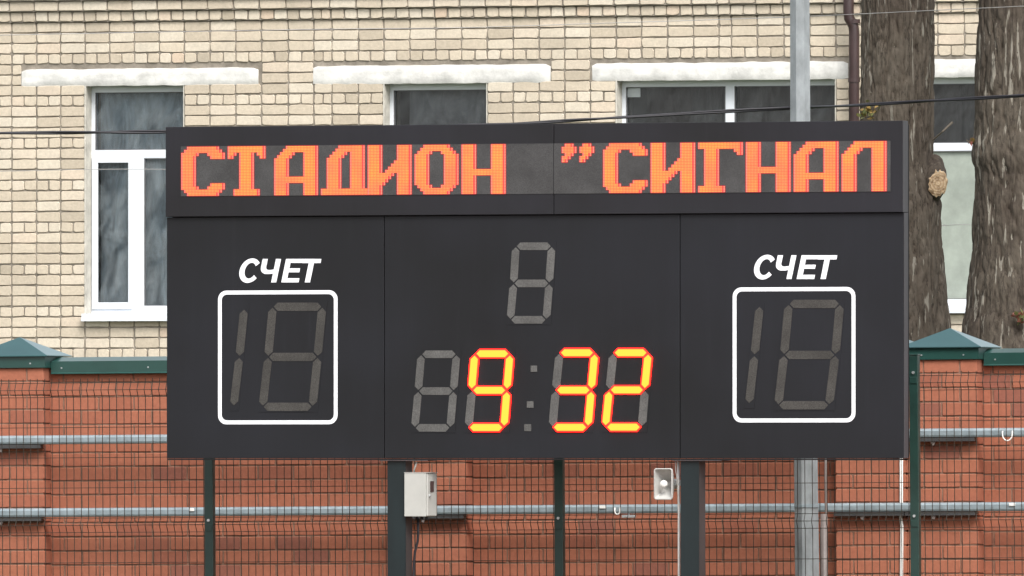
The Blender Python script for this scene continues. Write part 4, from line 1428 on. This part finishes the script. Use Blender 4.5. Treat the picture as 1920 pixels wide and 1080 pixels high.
# ------------------------------------------------------------------ horn loudspeaker
sp_x, sp_z = PB.L(1242.5, 907.5, -0.02)
hs_ = PB.root('horn_speaker', sp_x); hs_.location.z += sp_z
tag(hs_, 'off-white rectangular horn loudspeaker hung left of the right scoreboard post', 'loudspeaker')
W_, H_ = 34.5/277/2/CB, 59/277/2
def rr_ring(w, h, r, y, n=6):
    return [(x, y, z) for x, z in rounded(-w, w, -h, h, r, n)]
rings = [rr_ring(W_, H_, 0.018, 0.0), rr_ring(W_, H_, 0.018, -0.012), rr_ring(W_-0.006, H_-0.006, 0.014, -0.014), rr_ring(W_-0.009, H_-0.009, 0.013, -0.004)]
def lerp_ring(t, y):
    out = []
    base = rr_ring(W_-0.009, H_-0.009, 0.013, 0)
    n = len(base)
    for i, p in enumerate(base):
        a = math.atan2(p[2]/ (H_-0.009), p[0]/(W_-0.009))
        out.append((p[0]*(1-t)+0.024*math.cos(a)*t, y, p[2]*(1-t)+0.024*math.sin(a)*t))
    return out
for t, y in ((0.3, 0.03), (0.6, 0.06), (0.85, 0.085), (1.0, 0.11)): rings.append(lerp_ring(t, y))
vs = [v for r_ in rings for v in r_]; n = len(rings[0])
fs = [(i*n+k, i*n+(k+1)%n, (i+1)*n+(k+1)%n, (i+1)*n+k) for i in range(len(rings)-1) for k in range(n)]
fs.append(tuple(range((len(rings)-1)*n, len(rings)*n)))
# outer shell going back
ob = [rr_ring(W_, H_, 0.018, 0.0), rr_ring(W_*0.7, H_*0.66, 0.02, 0.07), rr_ring(0.035, 0.035, 0.03, 0.125), rr_ring(0.035, 0.035, 0.03, 0.21)]
b = len(vs); vs += [v for r_ in ob for v in r_]
fs += [(b+i*n+k, b+(i+1)*n+k, b+(i+1)*n+(k+1)%n, b+i*n+(k+1)%n) for i in range(3) for k in range(n)]
fs.append(tuple(b+3*n+k for k in range(n)))
o = MB().add(vs, fs).build('horn', M['speaker'], hs_); smooth_by_angle(o, 50)
mb = MB(); dvs = []
for rr_, y in ((0.0255, 0.01), (0.0255, -0.006), (0.022, -0.011), (0.010, -0.0135)):
    dvs += [(rr_*math.cos(2*math.pi*k/20), y, rr_*math.sin(2*math.pi*k/20)) for k in range(20)]
mb.add(dvs, [(i*20+k, i*20+(k+1)%20, (i+1)*20+(k+1)%20, (i+1)*20+k) for i in range(3) for k in range(20)] + [tuple(range(60,80))])
mb.build('phase_plug', simple("pale_plug_plastic", (0.66,0.66,0.63), 0.5, var=0.05), hs_, smooth=True)
MB().tube([(0.03, 0.12, 0.0), (0.085, 0.10, 0.0), (0.118, 0.08, -0.004)], 0.012, 8).build('bracket', M['zinc'], hs_)
MB().tube([(0.068, 0.11, 0.028), (0.085, 0.105, 0.015)], 0.006, 6).build('bracket_bolt', M['zinc'], hs_)
MB().box(0.112, 0.120, 0.05, 0.11, -0.035, 0.035).build('mounting_plate', M['zinc'], hs_)
# white conduit beside the right post
cx0 = PB.X(1272, 900, 0.10)
wc = PB.root('conduit', cx0)
z1_ = PB.Z(1272, 863, 0.10) - 0.006
MB().tube([(-0.002, 0.10, z1_), (0.0, 0.10, z1_-0.20), (0.004, 0.10, z1_-0.34), (0.005, 0.10, 0.0)], 0.0085, 8).build('tube', M['whitepipe'], wc, smooth=True)
MB().tube([(-0.016, 0.085, z1_), (-0.014, 0.085, z1_-0.06), (-0.006, 0.086, z1_-0.11), (-0.008, 0.086, z1_-0.16)], 0.003, 6).build('loose_wire', M['whitepipe'], wc, smooth=True)
tag(wc, 'white conduit running down tight against the left side of the right scoreboard post', 'pipe')
